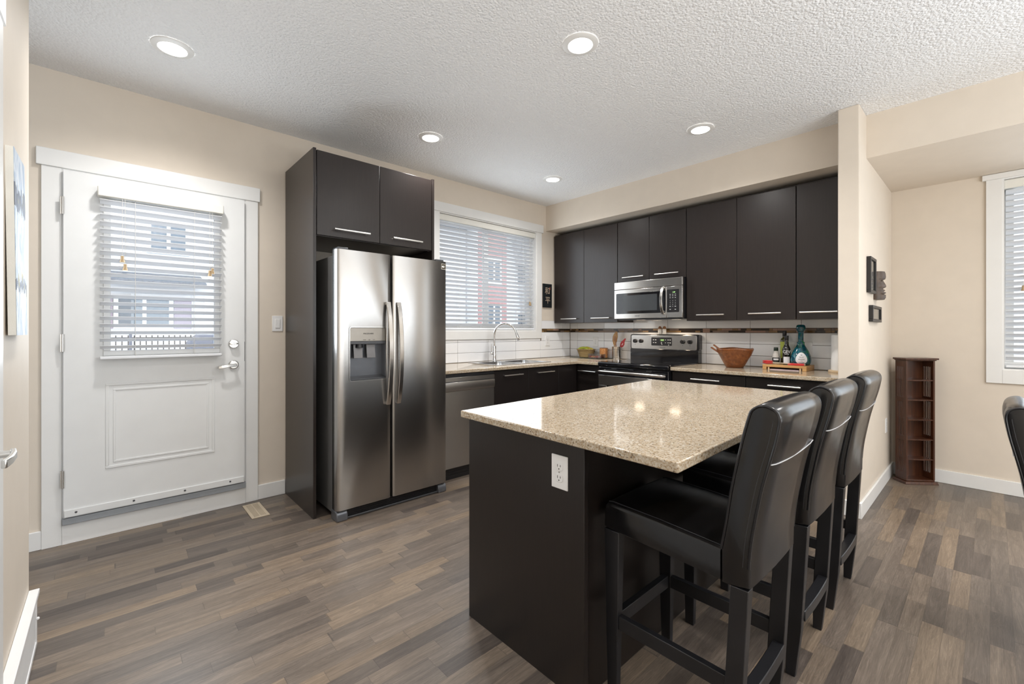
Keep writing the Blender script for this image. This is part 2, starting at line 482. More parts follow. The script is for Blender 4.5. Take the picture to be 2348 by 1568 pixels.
class MB:
    def __init__(self):
        self.bm = bmesh.new()
        self.mi = 0

    def _face(self, vs):
        try:
            f = self.bm.faces.new(vs)
            f.material_index = self.mi
            return f
        except ValueError:
            return None

    def box(self, x0, x1, y0, y1, z0, z1):
        v = [self.bm.verts.new((x, y, z)) for z in (z0, z1) for y in (y0, y1) for x in (x0, x1)]
        for q in ((0, 2, 3, 1), (4, 5, 7, 6), (0, 1, 5, 4), (2, 6, 7, 3), (0, 4, 6, 2), (1, 3, 7, 5)):
            self._face([v[i] for i in q])
        return self

    def obox(self, c, size, R=None):
        """box by centre and size, turned by a 3x3 matrix"""
        R = R or Matrix.Identity(3)
        c = Vector(c)
        h = Vector(size) / 2
        v = [self.bm.verts.new(c + R @ Vector((sx * h.x, sy * h.y, sz * h.z))) for sz in (-1, 1) for sy in (-1, 1) for sx in (-1, 1)]
        for q in ((0, 2, 3, 1), (4, 5, 7, 6), (0, 1, 5, 4), (2, 6, 7, 3), (0, 4, 6, 2), (1, 3, 7, 5)):
            self._face([v[i] for i in q])
        return self

    def taper(self, a, b):
        """frustum from rectangle a=(x0,x1,y0,y1,z) to b"""
        v = []
        for (x0, x1, y0, y1, z) in (a, b):
            v += [self.bm.verts.new(p) for p in ((x0, y0, z), (x1, y0, z), (x1, y1, z), (x0, y1, z))]
        for q in ((3, 2, 1, 0), (4, 5, 6, 7), (0, 1, 5, 4), (1, 2, 6, 5), (2, 3, 7, 6), (3, 0, 4, 7)):
            self._face([v[i] for i in q])
        return self

    def loops(self, rings, closed=True, cap=True):
        R = [[self.bm.verts.new(p) for p in r] for r in rings]
        n = len(R[0])
        for a, b in zip(R, R[1:]):
            for i in range(n if closed else n - 1):
                j = (i + 1) % n
                self._face([a[i], a[j], b[j], b[i]])
        if cap and closed:
            self._face(list(reversed(R[0])))
            self._face(R[-1])
        return self

    def tube(self, pts, r, n=10, cap=True):
        pts = [Vector(p) for p in pts]
        rs = r if isinstance(r, (list, tuple)) else [r] * len(pts)
        rings = []
        up = None
        for i, p in enumerate(pts):
            d = (pts[min(i + 1, len(pts) - 1)] - pts[max(i - 1, 0)]).normalized()
            if up is None:
                up = Vector((0, 0, 1)) if abs(d.z) < 0.9 else Vector((1, 0, 0))
            a = (up - d * up.dot(d)).normalized()
            up = a
            b = d.cross(a)
            rings.append([p + rs[i] * (math.cos(2 * PI * k / n) * a + math.sin(2 * PI * k / n) * b) for k in range(n)])
        return self.loops(rings, True, cap)

    def cyl(self, p0, p1, r, r2=None, n=20):
        return self.tube([p0, p1], [r, r if r2 is None else r2], n)

    def lathe(self, prof, c=(0, 0, 0), n=28, sx=1, sy=1, cap=True):
        c = Vector(c)
        rings = [[c + Vector((sx * r * math.cos(2 * PI * k / n), sy * r * math.sin(2 * PI * k / n), z)) for k in range(n)] for r, z in prof]
        return self.loops(rings, True, cap)

    def prism(self, poly, a, b, axis='z'):
        """extrude a 2D polygon along axis from a to b; poly in the two other axes (cyclic x,y / y,z / x,z)"""
        def P(u, v, w):
            return {'z': (u, v, w), 'x': (w, u, v), 'y': (u, w, v)}[axis]
        r0 = [P(u, v, a) for u, v in poly]
        r1 = [P(u, v, b) for u, v in poly]
        return self.loops([r0, r1])

    def sphere(self, c, r, s=(1, 1, 1), n=16, m=10, R=None):
        c = Vector(c)
        rings = []
        for i in range(m + 1):
            th = PI * i / m
            rr = max(math.sin(th), 0.02)
            ring = []
            for k in range(n):
                p = Vector((s[0] * r * rr * math.cos(2 * PI * k / n), s[1] * r * rr * math.sin(2 * PI * k / n), -s[2] * r * math.cos(th)))
                ring.append(c + (R @ p if R else p))
            rings.append(ring)
        return self.loops(rings)

    def sweep(self, pts, wv, t, cap=True):
        """sweep a flat bar of width vector wv and thickness t along pts"""
        pts = [Vector(p) for p in pts]
        wv = Vector(wv)
        rings = []
        for i, p in enumerate(pts):
            d = (pts[min(i + 1, len(pts) - 1)] - pts[max(i - 1, 0)]).normalized()
            nv = d.cross(wv).normalized() * (t / 2)
            rings.append([p + wv / 2 + nv, p - wv / 2 + nv, p - wv / 2 - nv, p + wv / 2 - nv])
        return self.loops(rings, True, cap)

    def build(self, name, mats, parent=None, bevel=0.0, smooth=True, seg=2, local=None, angle=40, subsurf=0):
        if not isinstance(mats, (list, tuple)):
            mats = [mats]
        bmesh.ops.recalc_face_normals(self.bm, faces=self.bm.faces)
        off = Vector((0, 0, 0))
        if parent is not None:
            off = origin_of(parent)
        else:
            xs = [v.co for v in self.bm.verts]
            lo = Vector([min(p[i] for p in xs) for i in range(3)])
            hi = Vector([max(p[i] for p in xs) for i in range(3)])
            off = Vector(((lo.x + hi.x) / 2, (lo.y + hi.y) / 2, lo.z))
        for v in self.bm.verts:
            v.co -= off
        me = bpy.data.meshes.new(name)
        self.bm.to_mesh(me)
        self.bm.free()
        for m in mats:
            me.materials.append(m)
        if smooth:
            me.shade_smooth()
            me.set_sharp_from_angle(angle=math.radians(angle))
        o = bpy.data.objects.new(name, me)
        COL.objects.link(o)
        if parent is not None:
            o.parent = parent
        else:
            o.location = off
        ORG[o.name] = off.copy()
        if subsurf:
            s = o.modifiers.new('subsurf', 'SUBSURF')
            s.levels = s.render_levels = subsurf
        if bevel:
            b = o.modifiers.new('bevel', 'BEVEL')
            b.width = bevel
            b.segments = seg
            b.limit_method = 'ANGLE'
            b.angle_limit = math.radians(50)
            b.harden_normals = False
        return o


def tag(o, label, cat, group=None):
    o['label'] = label
    o['category'] = cat
    if group:
        o['group'] = group
    return o


def thing(name, label, cat, loc=(0, 0, 0), group=None, local=False, rot=0.0):
    o = bpy.data.objects.new(name, None)
    o.empty_display_size = 0.05
    COL.objects.link(o)
    o.location = loc
    o.rotation_euler = (0, 0, rot)
    ORG[o.name] = Vector((0, 0, 0)) if local else Vector(loc)
    return tag(o, label, cat, group)


def structure(name, loc=None, label=None):
    o = bpy.data.objects.new(name, None)
    o.empty_display_size = 0.05
    COL.objects.link(o)
    o.location = loc or (0, 0, 0)
    ORG[o.name] = Vector(o.location)
    o['kind'] = 'structure'
    if label:
        o['label'] = label
    return o


def sbuild(mb, name, mats, **kw):
    o = mb.build(name, mats, **kw)
    o['kind'] = 'structure'
    return o


def dup(root, loc, label=None, rot=None):
    r = root.copy()
    COL.objects.link(r)
    r.location = loc
    if rot is not None:
        r.rotation_euler = (0, 0, rot)
    if label:
        r['label'] = label
    ORG[r.name] = Vector(loc)
    for ch in list(root.children):
        c = ch.copy()
        COL.objects.link(c)
        c.parent = r
        for g in list(ch.children):
            d = g.copy()
            COL.objects.link(d)
            d.parent = c
    return r


def cut(o, cutter):
    """subtract the MB cutter (same local coordinates as o) from o and bake the result"""
    off = ORG[o.name]
    for v in cutter.bm.verts:
        v.co -= off
    bmesh.ops.recalc_face_normals(cutter.bm, faces=cutter.bm.faces)
    me = bpy.data.meshes.new('cutter')
    cutter.bm.to_mesh(me)
    cutter.bm.free()
    c = bpy.data.objects.new('cutter', me)
    COL.objects.link(c)
    c.matrix_world = Matrix.Translation(off)
    keep = o.parent
    md = o.modifiers.new('cut', 'BOOLEAN')
    md.operation = 'DIFFERENCE'
    md.object = c
    md.solver = 'EXACT'
    bpy.context.view_layer.update()
    dg = bpy.context.evaluated_depsgraph_get()
    new = bpy.data.meshes.new_from_object(o.evaluated_get(dg))
    o.modifiers.clear()
    o.data = new
    bpy.data.objects.remove(c)
    return o


def text_mesh(body, size, mat, pos, xdir, ydir, parent, name='lettering', depth=0.0006, sx=1.0, label=None):
    """lettering centred at pos; xdir/ydir give the reading and up directions"""
    cu = bpy.data.curves.new('txt', 'FONT')
    cu.body = body
    cu.size = size
    cu.align_x = 'CENTER'
    cu.align_y = 'CENTER'
    cu.extrude = depth
    t = bpy.data.objects.new('txt', cu)
    COL.objects.link(t)
    bpy.context.view_layer.update()
    dg = bpy.context.evaluated_depsgraph_get()
    me = bpy.data.meshes.new_from_object(t.evaluated_get(dg))
    bpy.data.objects.remove(t)
    X = Vector(xdir).normalized()
    Y = Vector(ydir).normalized()
    Z = X.cross(Y)
    off = origin_of(parent)
    for v in me.vertices:
        v.co = Vector(pos) + X * (v.co.x * sx) + Y * v.co.y + Z * v.co.z - off
    me.materials.clear()
    me.materials.append(mat)
    o = bpy.data.objects.new(name, me)
    COL.objects.link(o)
    o.parent = parent
    ORG[o.name] = off.copy()
    return o


def rrect(u0, u1, v0, v1, r, n=5):
    """rounded rectangle outline"""
    pts = []
    for cx, cy_, a0 in ((u1 - r, v1 - r, 0), (u0 + r, v1 - r, PI / 2), (u0 + r, v0 + r, PI), (u1 - r, v0 + r, 3 * PI / 2)):
        for k in range(n + 1):
            a = a0 + PI / 2 * k / n
            pts.append((cx + r * math.cos(a), cy_ + r * math.sin(a)))
    return pts


# ------------------------------------------------------------------ the setting
YA, XB, XD, XL = 3.645, 4.339, 5.01, -0.235     # door wall, range wall, dining wall, left wall
YW0, YW1, XW = 0.593, 0.71, 3.65                # short wing wall
ZC, ZS = 2.738, 2.438                           # ceiling, bulkhead underside
YR = -4.0                                       # rear wall of the living room, behind the camera
DX0, DX1, DZ1 = -0.205, 0.72, 2.178             # door opening
WX0, WX1, WZ0, WZ1 = 2.36, 3.715, 1.235, 2.40   # kitchen window opening
VY0, VY1, VZ0, VZ1 = -1.75, -0.05, 0.94, 2.394  # dining window opening

sbuild(MB().box(-2.2, 5.3, YR - 0.2, 3.82, -0.12, 0.0), 'floor', M['floor'], smooth=False)
sbuild(MB().box(-2.2, 5.3, YR - 0.2, 3.82, ZC, ZC + 0.15), 'ceiling', M['ceiling'], smooth=False)

w = MB()
T = 0.16
w.box(-2.2, DX0, YA, YA + T, 0, ZC)
w.box(DX0, DX1, YA, YA + T, DZ1, ZC)
w.box(DX1, WX0, YA, YA + T, 0, ZC)
w.box(WX0, WX1, YA, YA + T, 0, WZ0)
w.box(WX0, WX1, YA, YA + T, WZ1, ZC)
w.box(WX1, XB + 0.15, YA, YA + T, 0, ZC)
sbuild(w, 'wall_back', M['wall'], smooth=False)
sbuild(MB().box(XB, XB + 0.15, YW1, YA, 0, ZC), 'wall_right', M['wall'], smooth=False)
sbuild(MB().box(XW, XD, YW0, YW1, 0, ZC), 'wall_wing', M['wall'], smooth=False, bevel=0.006)
w = MB()
w.box(XD, XD + T, YR, VY0, 0, ZC)
w.box(XD, XD + T, VY0, VY1, 0, VZ0)
w.box(XD, XD + T, VY0, VY1, VZ1, ZC)
w.box(XD, XD + T, VY1, YW1, 0, ZC)
sbuild(w, 'wall_dining', M['wall'], smooth=False)
w = MB()
LD0, LD1, LDZ = 0.92, 1.805, 2.04
w.box(XL - 0.12, XL, LD1, 2.562, 0, ZC)
w.box(XL - 0.12, XL, LD0, LD1, LDZ, ZC)
w.box(XL - 0.12, XL, YR, LD0, 0, ZC)
sbuild(w, 'wall_left', M['wall'], smooth=False, bevel=0.006)
sbuild(MB().box(-2.2, -2.05, 0.5, YA, 0, ZC), 'wall_hall', M['wall'], smooth=False)
# rear wall of the living room with its wide window
w = MB()
w.box(XL - 0.12, 0.3, YR - T, YR, 0, ZC)
w.box(4.5, XD + T, YR - T, YR, 0, ZC)
w.box(0.3, 4.5, YR - T, YR, 0, 1.2)
w.box(0.3, 4.5, YR - T, YR, 1.95, ZC)
sbuild(w, 'wall_rear', M['wall'], smooth=False)
# bulkheads: over the upper cabinets, and the dropped dining ceiling
sbuild(MB().box(3.889, XB, YW1, YA, ZS, ZC), 'trim_1', M['wall'], smooth=False)['label'] = 'beige bulkhead above the upper cabinets'
sbuild(MB().box(3.889, XD, YR, YW0, ZS, ZC), 'trim_2', M['wall'], smooth=False)['label'] = 'beige dropped bulkhead over the dining area'

# baseboards
def baseboard(name, x0, x1, y0, y1, h=0.105):
    o = sbuild(MB().box(x0, x1, y0, y1, 0, h), name, M['trim'], bevel=0.003)
    return o


baseboard('baseboard_back', 0.80, 0.985, YA - 0.014, YA)
baseboard('baseboard_hall', -2.05, -0.277, YA - 0.014, YA)
b = MB()
b.box(XW - 0.014, XW, YW0 - 0.014, YW1, 0, 0.105)
b.box(XW, XD, YW0 - 0.014, YW0, 0, 0.105)
sbuild(b, 'baseboard_wing', M['trim'], bevel=0.003)
baseboard('baseboard_dining', XD - 0.014, XD, YR, YW0 - 0.014)
baseboard('baseboard_rear', XL, XD - 0.014, YR, YR + 0.014)
baseboard('baseboard_left', XL, XL + 0.013, 0.2, 0.838)
baseboard('baseboard_left_rear', XL, XL + 0.013, YR + 0.014, 0.2)

# ---------------- exterior door
d1 = structure('door_1', (0.255, YA, 0), 'white back door with a half window')
YD = 3.60                                      # face of the slab
GX0, GX1, GZ0, GZ1 = 0.0, 0.53, 1.115, 2.02     # glazed opening
sl = MB()
for bx in ((-0.197, GX0, 0.16, 2.166), (GX1, 0.707, 0.16, 2.166), (GX0, GX1, 0.16, GZ0), (GX0, GX1, GZ1, 2.166)):
    sl.box(bx[0], bx[1], YD, YD + 0.044, bx[2], bx[3])
sl.build('slab', M['doorwhite'], d1, smooth=False)
# raised lower panel: moulding ring and raised field
px0, px1, pz0, pz1 = -0.02, 0.53, 0.408, 0.922
pm = MB()
def ring(mb, x0, x1, z0, z1, w_, y0, y1):
    mb.box(x0, x1, y0, y1, z1 - w_, z1)
    mb.box(x0, x1, y0, y1, z0, z0 + w_)
    mb.box(x0, x0 + w_, y0, y1, z0 + w_, z1 - w_)
    mb.box(x1 - w_, x1, y0, y1, z0 + w_, z1 - w_)
ring(pm, px0, px1, pz0, pz1, 0.016, YD - 0.005, YD)
pm.build('panel_molding', M['doorwhite'], d1, bevel=0.0025)
fm = MB()
ring(fm, px0 + 0.034, px1 - 0.034, pz0 + 0.034, pz1 - 0.034, 0.012, YD - 0.004, YD)
fm.build('inner_molding', M['doorwhite'], d1, bevel=0.002)
gf = MB()
ring(gf, GX0 - 0.03, GX1 + 0.03, GZ0 - 0.03, GZ1 + 0.03, 0.034, YD - 0.010, YD)
gf.build('window_frame', M['doorwhite'], d1, bevel=0.004)
MB().box(GX0, GX1, YD + 0.018, YD + 0.024, GZ0, GZ1).build('pane', M['glass'], d1, smooth=False)
cs = MB()
cs.box(-0.287, -0.205, YA - 0.018, YA, 0, 2.178)
cs.build('casing', M['trim'], d1, bevel=0.002)
cs = MB()
cs.box(0.72, 0.80, YA - 0.018, YA, 0, 2.178)
cs.build('casing', M['trim'], d1, bevel=0.002)
MB().box(-0.307, 0.812, YA - 0.026, YA, 2.178, 2.278).build('header', M['trim'], d1, bevel=0.003)
jb = MB()
jb.box(-0.205, -0.199, YA - 0.012, YA + 0.14, 0.12, 2.178)
jb.box(0.711, 0.72, YA - 0.012, YA + 0.14, 0.12, 2.178)
jb.box(-0.199, 0.711, YA - 0.012, YA + 0.14, 2.169, 2.178)
jb.build('jamb', M['trim'], d1, smooth=False)
MB().box(-0.205, 0.72, YA - 0.02, YA + 0.02, 0, 0.117).build('kickboard', M['trim'], d1, bevel=0.002)
MB().box(-0.203, 0.718, YA - 0.045, YA + 0.14, 0.118, 0.155).build('threshold', M['greygasket'], d1, bevel=0.003)
sw = MB().box(-0.195, 0.705, YD - 0.008, YD, 0.163, 0.205)
sw.build('sweep', M['doorwhite'], d1, bevel=0.003)
for k in range(4):
    x = -0.145 + k * 0.255
    MB().sphere((x, YD - 0.009, 0.186), 0.006, (1, 0.5, 1), 10, 6).build('screw', M['darkgrey'], d1)
for z in (1.958, 1.168, 0.385):
    hg = MB()
    hg.cyl((-0.199, YD - 0.006, z - 0.05), (-0.199, YD - 0.006, z + 0.05), 0.006, n=12)
    hg.box(-0.210, -0.199, YD - 0.004, YD + 0.0, z - 0.05, z + 0.05)
    hg.build('hinge', M['nickel'], d1)
db = MB()
db.cyl((0.641, YD, 1.146), (0.641, YD - 0.014, 1.146), 0.033, 0.030, 28)
db = db.build('deadbolt', M['nickel'], d1, bevel=0.003)
tt = MB()
tt.sweep([(0.613, YD - 0.026, 1.148), (0.63, YD - 0.030, 1.145), (0.65, YD - 0.030, 1.145), (0.664, YD - 0.026, 1.150)], (0, 0.012, 0), 0.012)
tt.cyl((0.641, YD - 0.012, 1.146), (0.641, YD - 0.028, 1.146), 0.008)
tt.build('thumb_turn', M['nickel'], db, bevel=0.002)
lv = MB()
lv.cyl((0.641, YD, 1.000), (0.641, YD - 0.012, 1.000), 0.033, 0.028, 28)
lv = lv.build('door_lever', M['nickel'], d1, bevel=0.003)
lb = MB()
lb.cyl((0.641, YD - 0.01, 1.0), (0.641, YD - 0.045, 1.0), 0.011)
lb.sweep([(0.655, YD - 0.046, 1.000), (0.62, YD - 0.050, 0.998), (0.58, YD - 0.052, 0.992), (0.545, YD - 0.046, 0.986)], (0, 0.0, 0.020), 0.011)
lb.build('lever_arm', M['nickel'], lv, bevel=0.003)
stp = MB().box(0.712, 0.716, YA - 0.013, YA + 0.012, 1.02, 1.16)
stp.build('strike_plate', M['darkgrey'], d1)

# blinds -----------------------------------------------------------------
def slat_mesh(mb, u0, u1, yc, z, tilt, axis='x', wd=0.05, th=0.0028, s=1):
    """one slat along u; tilt raises the room-side edge. yc: centre; room side is -y (axis x) or -x (axis y)"""
    c, sn = math.cos(tilt), math.sin(tilt)
    h = wd / 2
    prof = []
    for k in range(5):
        a = -h + wd * k / 4
        crown = 0.003 * (1 - (a / h) ** 2)
        prof.append((a, crown))
    top = [(-(a * c) * s + crown * sn * 0, z + a * sn + crown) for a, crown in prof]
    bot = [(-(a * c) * s, z + a * sn + crown - th) for a, crown in reversed(prof)]
    poly = [(yc + y, zz) for y, zz in top + bot]
    if axis == 'x':
        mb.prism(poly, u0, u1, 'x')
    else:
        mb.loops([[(y, u0, zz) for y, zz in poly], [(y, u1, zz) for y, zz in poly]])


def tassel(mb, x, y, z):
    mb.lathe([(0.003, 0.016), (0.0085, 0.014), (0.008, -0.002), (0.012, -0.018), (0.0125, -0.024), (0.003, -0.025)], (x, y, z), 14)


def make_blind(name, label, u0, u1, yc, ztop, zbot, tilt, axis, valh, pitch, cords, tassels, loc):
    t = thing(name, label, 'window blind', loc)
    def P(u, y, z):
        return (u, y, z) if axis == 'x' else (y, u, z)
    hd = MB()
    a, b = P(u0 - 0.004, yc - 0.035, 0), P(u1 + 0.004, yc + 0.03, 0)
    hd.box(min(a[0], b[0]), max(a[0], b[0]), min(a[1], b[1]), max(a[1], b[1]), ztop - valh, ztop)
    hd.build('valance', M['valance'], t, bevel=0.006)
    sm = MB()
    z = ztop - valh - 0.022
    zs = []
    while z > zbot + 0.035:
        slat_mesh(sm, u0 + 0.006, u1 - 0.006, yc, z, tilt, axis)
        zs.append(z)
        z -= pitch
    sm.build('slats', M['blind'], t)
    br = MB()
    a, b = P(u0 + 0.006, yc - 0.026, 0), P(u1 - 0.006, yc + 0.026, 0)
    br.box(min(a[0], b[0]), max(a[0], b[0]), min(a[1], b[1]), max(a[1], b[1]), zbot, zbot + 0.018)
    br.build('bottom_rail', M['blind'], t, bevel=0.004)
    lc = MB()
    for u in cords:
        for dy in (-0.024, 0.024):
            lc.cyl(P(u, yc + dy, ztop - valh), P(u, yc + dy, zbot + 0.015), 0.0011, n=6)
    lc.build('ladder_cords', M['cord'], t)
    for (u, z) in tassels:
        pc = MB().cyl(P(u, yc - 0.032, ztop - valh), P(u, yc - 0.034, z + 0.01), 0.001, n=6)
        pc = pc.build('pull_cord', M['cord'], t)
        ts = MB()
        p = P(u, yc - 0.034, z)
        tassel(ts, *p)
        ts.build('tassel', M['tassel'], pc)
    return t


make_blind('door_blind', 'white slatted blind hung on the window of the back door', -0.05, 0.568, YD - 0.042, 2.088, 1.068, math.radians(21), 'x', 0.06, 0.0432,
           [0.115, 0.41], [(0.055, 1.672), (0.068, 1.625), (0.492, 1.625), (0.507, 1.641)], (0.255, YD - 0.04, 1.068))

# ---------------- kitchen window
w1 = structure('window_1', (3.03, YA, WZ0), 'kitchen window over the sink')
MB().box(2.26, 3.823, YA - 0.026, YA, 2.40, 2.492).build('header', M['trim'], w1, bevel=0.003)
MB().box(WX1, 3.80, YA - 0.018, YA, 1.146, 2.40).build('casing', M['trim'], w1, bevel=0.002)
MB().box(2.28, WX0, YA - 0.018, YA, 1.146, 2.40).build('casing', M['trim'], w1, bevel=0.002)
MB().box(WX0, WX1, YA - 0.018, YA, 1.146, WZ0).build('apron', M['trim'], w1, bevel=0.002)
jb = MB()
jb.box(WX0, WX0 + 0.01, YA - 0.012, YA + 0.14, WZ0, WZ1)
jb.box(WX1 - 0.01, WX1, YA - 0.012, YA + 0.14, WZ0, WZ1)
jb.box(WX0 + 0.01, WX1 - 0.01, YA - 0.012, YA + 0.14, WZ1 - 0.01, WZ1)
jb.box(WX0 + 0.01, WX1 - 0.01, YA - 0.012, YA + 0.14, WZ0, WZ0 + 0.01)
jb.build('jamb', M['trim'], w1, smooth=False)
sf = MB()
ring(sf, WX0 + 0.01, WX1 - 0.01, WZ0 + 0.01, WZ1 - 0.01, 0.05, YA + 0.085, YA + 0.125)
sf.box(3.0, 3.06, YA + 0.085, YA + 0.125, WZ0 + 0.06, WZ1 - 0.06)
sf.build('window_frame', M['trim'], w1, bevel=0.003)
MB().box(WX0 + 0.05, WX1 - 0.05, YA + 0.10, YA + 0.106, WZ0 + 0.05, WZ1 - 0.05).build('pane', M['glass'], w1, smooth=False)
make_blind('kitchen_blind', 'white slatted blind in the kitchen window above the sink', WX0 + 0.012, WX1 - 0.012, YA + 0.036, 2.388, WZ0 + 0.014, math.radians(25), 'x', 0.062, 0.0435,
           [2.62, 2.92, 3.22, 3.52], [(3.615, 1.56), (3.628, 1.553)], (3.03, YA + 0.036, WZ0 + 0.014))

# ---------------- dining window
w2 = structure('window_2', (XD, -0.9, VZ0), 'dining window on the right')
MB().box(XD - 0.026, XD, VY0 - 0.105, 0.055, VZ1, ZS - 0.002).build('header', M['trim'], w2, bevel=0.003)
MB().box(XD - 0.018, XD, VY1, 0.035, 0.838, VZ1).build('casing', M['trim'], w2, bevel=0.002)
MB().box(XD - 0.018, XD, VY0 - 0.085, VY0, 0.838, VZ1).build('casing', M['trim'], w2, bevel=0.002)
MB().box(XD - 0.018, XD, VY0, VY1, 0.838, VZ0).build('apron', M['trim'], w2, bevel=0.002)
jb = MB()
jb.box(XD - 0.012, XD + 0.14, VY0, VY0 + 0.01, VZ0, VZ1)
jb.box(XD - 0.012, XD + 0.14, VY1 - 0.01, VY1, VZ0, VZ1)
jb.box(XD - 0.012, XD + 0.14, VY0 + 0.01, VY1 - 0.01, VZ1 - 0.01, VZ1)
jb.box(XD - 0.012, XD + 0.14, VY0 + 0.01, VY1 - 0.01, VZ0, VZ0 + 0.01)
jb.build('jamb', M['trim'], w2, smooth=False)
sf = MB()
for (y0, y1, z0, z1) in ((VY0 + 0.01, VY1 - 0.01, VZ0 + 0.01, VZ0 + 0.06), (VY0 + 0.01, VY1 - 0.01, VZ1 - 0.06, VZ1 - 0.01), (VY0 + 0.01, VY0 + 0.06, VZ0 + 0.06, VZ1 - 0.06), (VY1 - 0.06, VY1 - 0.01, VZ0 + 0.06, VZ1 - 0.06), (-0.93, -0.87, VZ0 + 0.06, VZ1 - 0.06)):
    sf.box(XD + 0.085, XD + 0.125, y0, y1, z0, z1)
sf.build('window_frame', M['trim'], w2, bevel=0.003)
MB().box(XD + 0.10, XD + 0.106, VY0 + 0.05, VY1 - 0.05, VZ0 + 0.05, VZ1 - 0.05).build('pane', M['glass'], w2, smooth=False)
make_blind('dining_blind', 'white slatted blind in the dining window at the right edge', VY0 + 0.012, VY1 - 0.012, XD + 0.036, VZ1 - 0.012, VZ0 + 0.02, math.radians(32), 'y', 0.068, 0.0435,
           [-0.25, -0.75, -1.3], [(-0.17, 1.66), (-0.155, 1.56)], (XD + 0.036, -0.9, VZ0 + 0.02))

# rear window frame (behind the camera)
w3 = structure('window_3', (2.4, YR, 1.2), 'wide living room window')
sf = MB()
ring(sf, 0.3, 4.5, 1.2, 1.95, 0.06, YR - 0.10, YR - 0.06)
for x in (1.7, 3.1):
    sf.box(x - 0.03, x + 0.03, YR - 0.10, YR - 0.06, 1.26, 1.89)
sf.build('window_frame', M['trim'], w3)
MB().box(0.34, 4.46, YR - 0.085, YR - 0.079, 1.24, 1.91).build('pane', M['glass'], w3, smooth=False)

# ---------------- door on the left wall
d2 = structure('door_2', (XL, 1.45, 0), 'white interior door on the left')
MB().box(XL - 0.08, XL - 0.04, LD0 + 0.012, LD1 - 0.014, 0.01, LDZ - 0.012).build('slab', M['doorwhite'], d2, smooth=False)
jb = MB()
jb.box(XL - 0.12, XL + 0.006, LD1 - 0.012, LD1, 0, LDZ)
jb.box(XL - 0.12, XL + 0.006, LD0, LD0 + 0.012, 0, LDZ)
jb.box(XL - 0.12, XL + 0.006, LD0 + 0.012, LD1 - 0.012, LDZ - 0.012, LDZ)
jb.build('jamb', M['trim'], d2, smooth=False)
MB().box(XL, XL + 0.013, LD1, 1.886, 0, 2.107).build('casing', M['trim'], d2, bevel=0.002)
MB().box(XL, XL + 0.013, LD0 - 0.08, LD0, 0, 2.107).build('casing', M['trim'], d2, bevel=0.002)
MB().box(XL, XL + 0.016, LD0 - 0.10, 1.906, 2.107, 2.20).build('header', M['trim'], d2, bevel=0.003)
lv = MB()
lv.cyl((XL - 0.04, 1.735, 0.918), (XL - 0.030, 1.735, 0.918), 0.032, 0.028, 24)
lv = lv.build('door_lever', M['nickel'], d2, bevel=0.003)
lb = MB()
lb.cyl((XL - 0.032, 1.735, 0.918), (XL + 0.046, 1.735, 0.918), 0.0095, n=16)
lb.sweep([(XL + 0.046, 1.750, 0.919), (XL + 0.052, 1.71, 0.918), (XL + 0.052, 1.66, 0.917), (XL + 0.046, 1.61, 0.916)], (0, 0, 0.020), 0.011)
lb.build('lever_arm', M['nickel'], lv, bevel=0.003)

# ------------------------------------------------------------------ tiled backsplash (setting)
def tile_grid(mb, axis, plane, us, rows):
    for z0, z1 in rows:
        for a, b in zip(us, us[1:]):
            lo, hi = min(a, b) + 0.0017, max(a, b) - 0.0017
            if axis == 'x':
                mb.box(lo, hi, plane - 0.009, plane - 0.002, z0 + 0.0015, z1 - 0.0015)
            else:
                mb.box(plane - 0.009, plane - 0.002, lo, hi, z0 + 0.0015, z1 - 0.0015)


def mosaic(mb, axis, plane, u0, u1, z0, seed):
    rnd = random.Random(seed)
    for k in range(2):
        u = u0
        za, zb = z0 + k * 0.019 + 0.0012, z0 + (k + 1) * 0.019 - 0.0012
        while u < u1 - 0.005:
            L = min(rnd.choice((0.025, 0.04, 0.05, 0.07, 0.10, 0.15)), u1 - u)
            mb.mi = rnd.choice((1, 1, 2, 2, 3, 3, 4, 5)) - 1
            if axis == 'x':
                mb.box(u + 0.001, u + L - 0.001, plane - 0.010, plane - 0.002, za, zb)
            else:
                mb.box(plane - 0.010, plane - 0.002, u + 0.001, u + L - 0.001, za, zb)
            u += L
    mb.mi = 0


MOS = [M['mos%d' % i] for i in range(1, 6)]
rowsA = [(0.915, 1.0105), (1.0105, 1.1165)]
usA = [1.93, 2.185, 2.585, 2.983, 3.385, 3.786, 4.185, XB - 0.011]
bs = structure('trim_3', (3.2, YA, 0.915), 'white tiled backsplash on the window wall')
g = MB()
g.box(1.93, 3.80, YA - 0.003, YA, 0.915, 1.144)
g.box(3.80, XB, YA - 0.003, YA, 0.915, 1.358)
g.build('grout', M['grout'], bs, smooth=False)
t_ = MB()
tile_grid(t_, 'x', YA, usA, rowsA)
tile_grid(t_, 'x', YA, [1.93, 2.185, 2.585, 2.983, 3.385, 3.786], [(1.1165, 1.144)])
tile_grid(t_, 'x', YA, [3.80, 4.185, XB - 0.011], [(1.1165, 1.2185), (1.2605, 1.358)])
t_.build('tiles', M['tileA'], bs, bevel=0.0012, seg=1)
mz = MB()
mosaic(mz, 'x', YA, 3.802, XB - 0.011, 1.220, 3)
mz.build('mosaic_band', MOS, bs, smooth=False)
bs = structure('trim_4', (XB, 2.2, 0.915), 'white tiled backsplash behind the range')
MB().box(XB - 0.003, XB, YW1, YA - 0.011, 0.915, 1.36).build('grout', M['grout'], bs, smooth=False)
usB = [YW1] + [3.518 - 0.4037 * k for k in range(6, -1, -1)] + [YA - 0.011]
t_ = MB()
tile_grid(t_, 'y', XB, usB, rowsA + [(1.1165, 1.2185), (1.2605, 1.358)])
t_.build('tiles', M['tileA'], bs, bevel=0.0012, seg=1)
mz = MB()
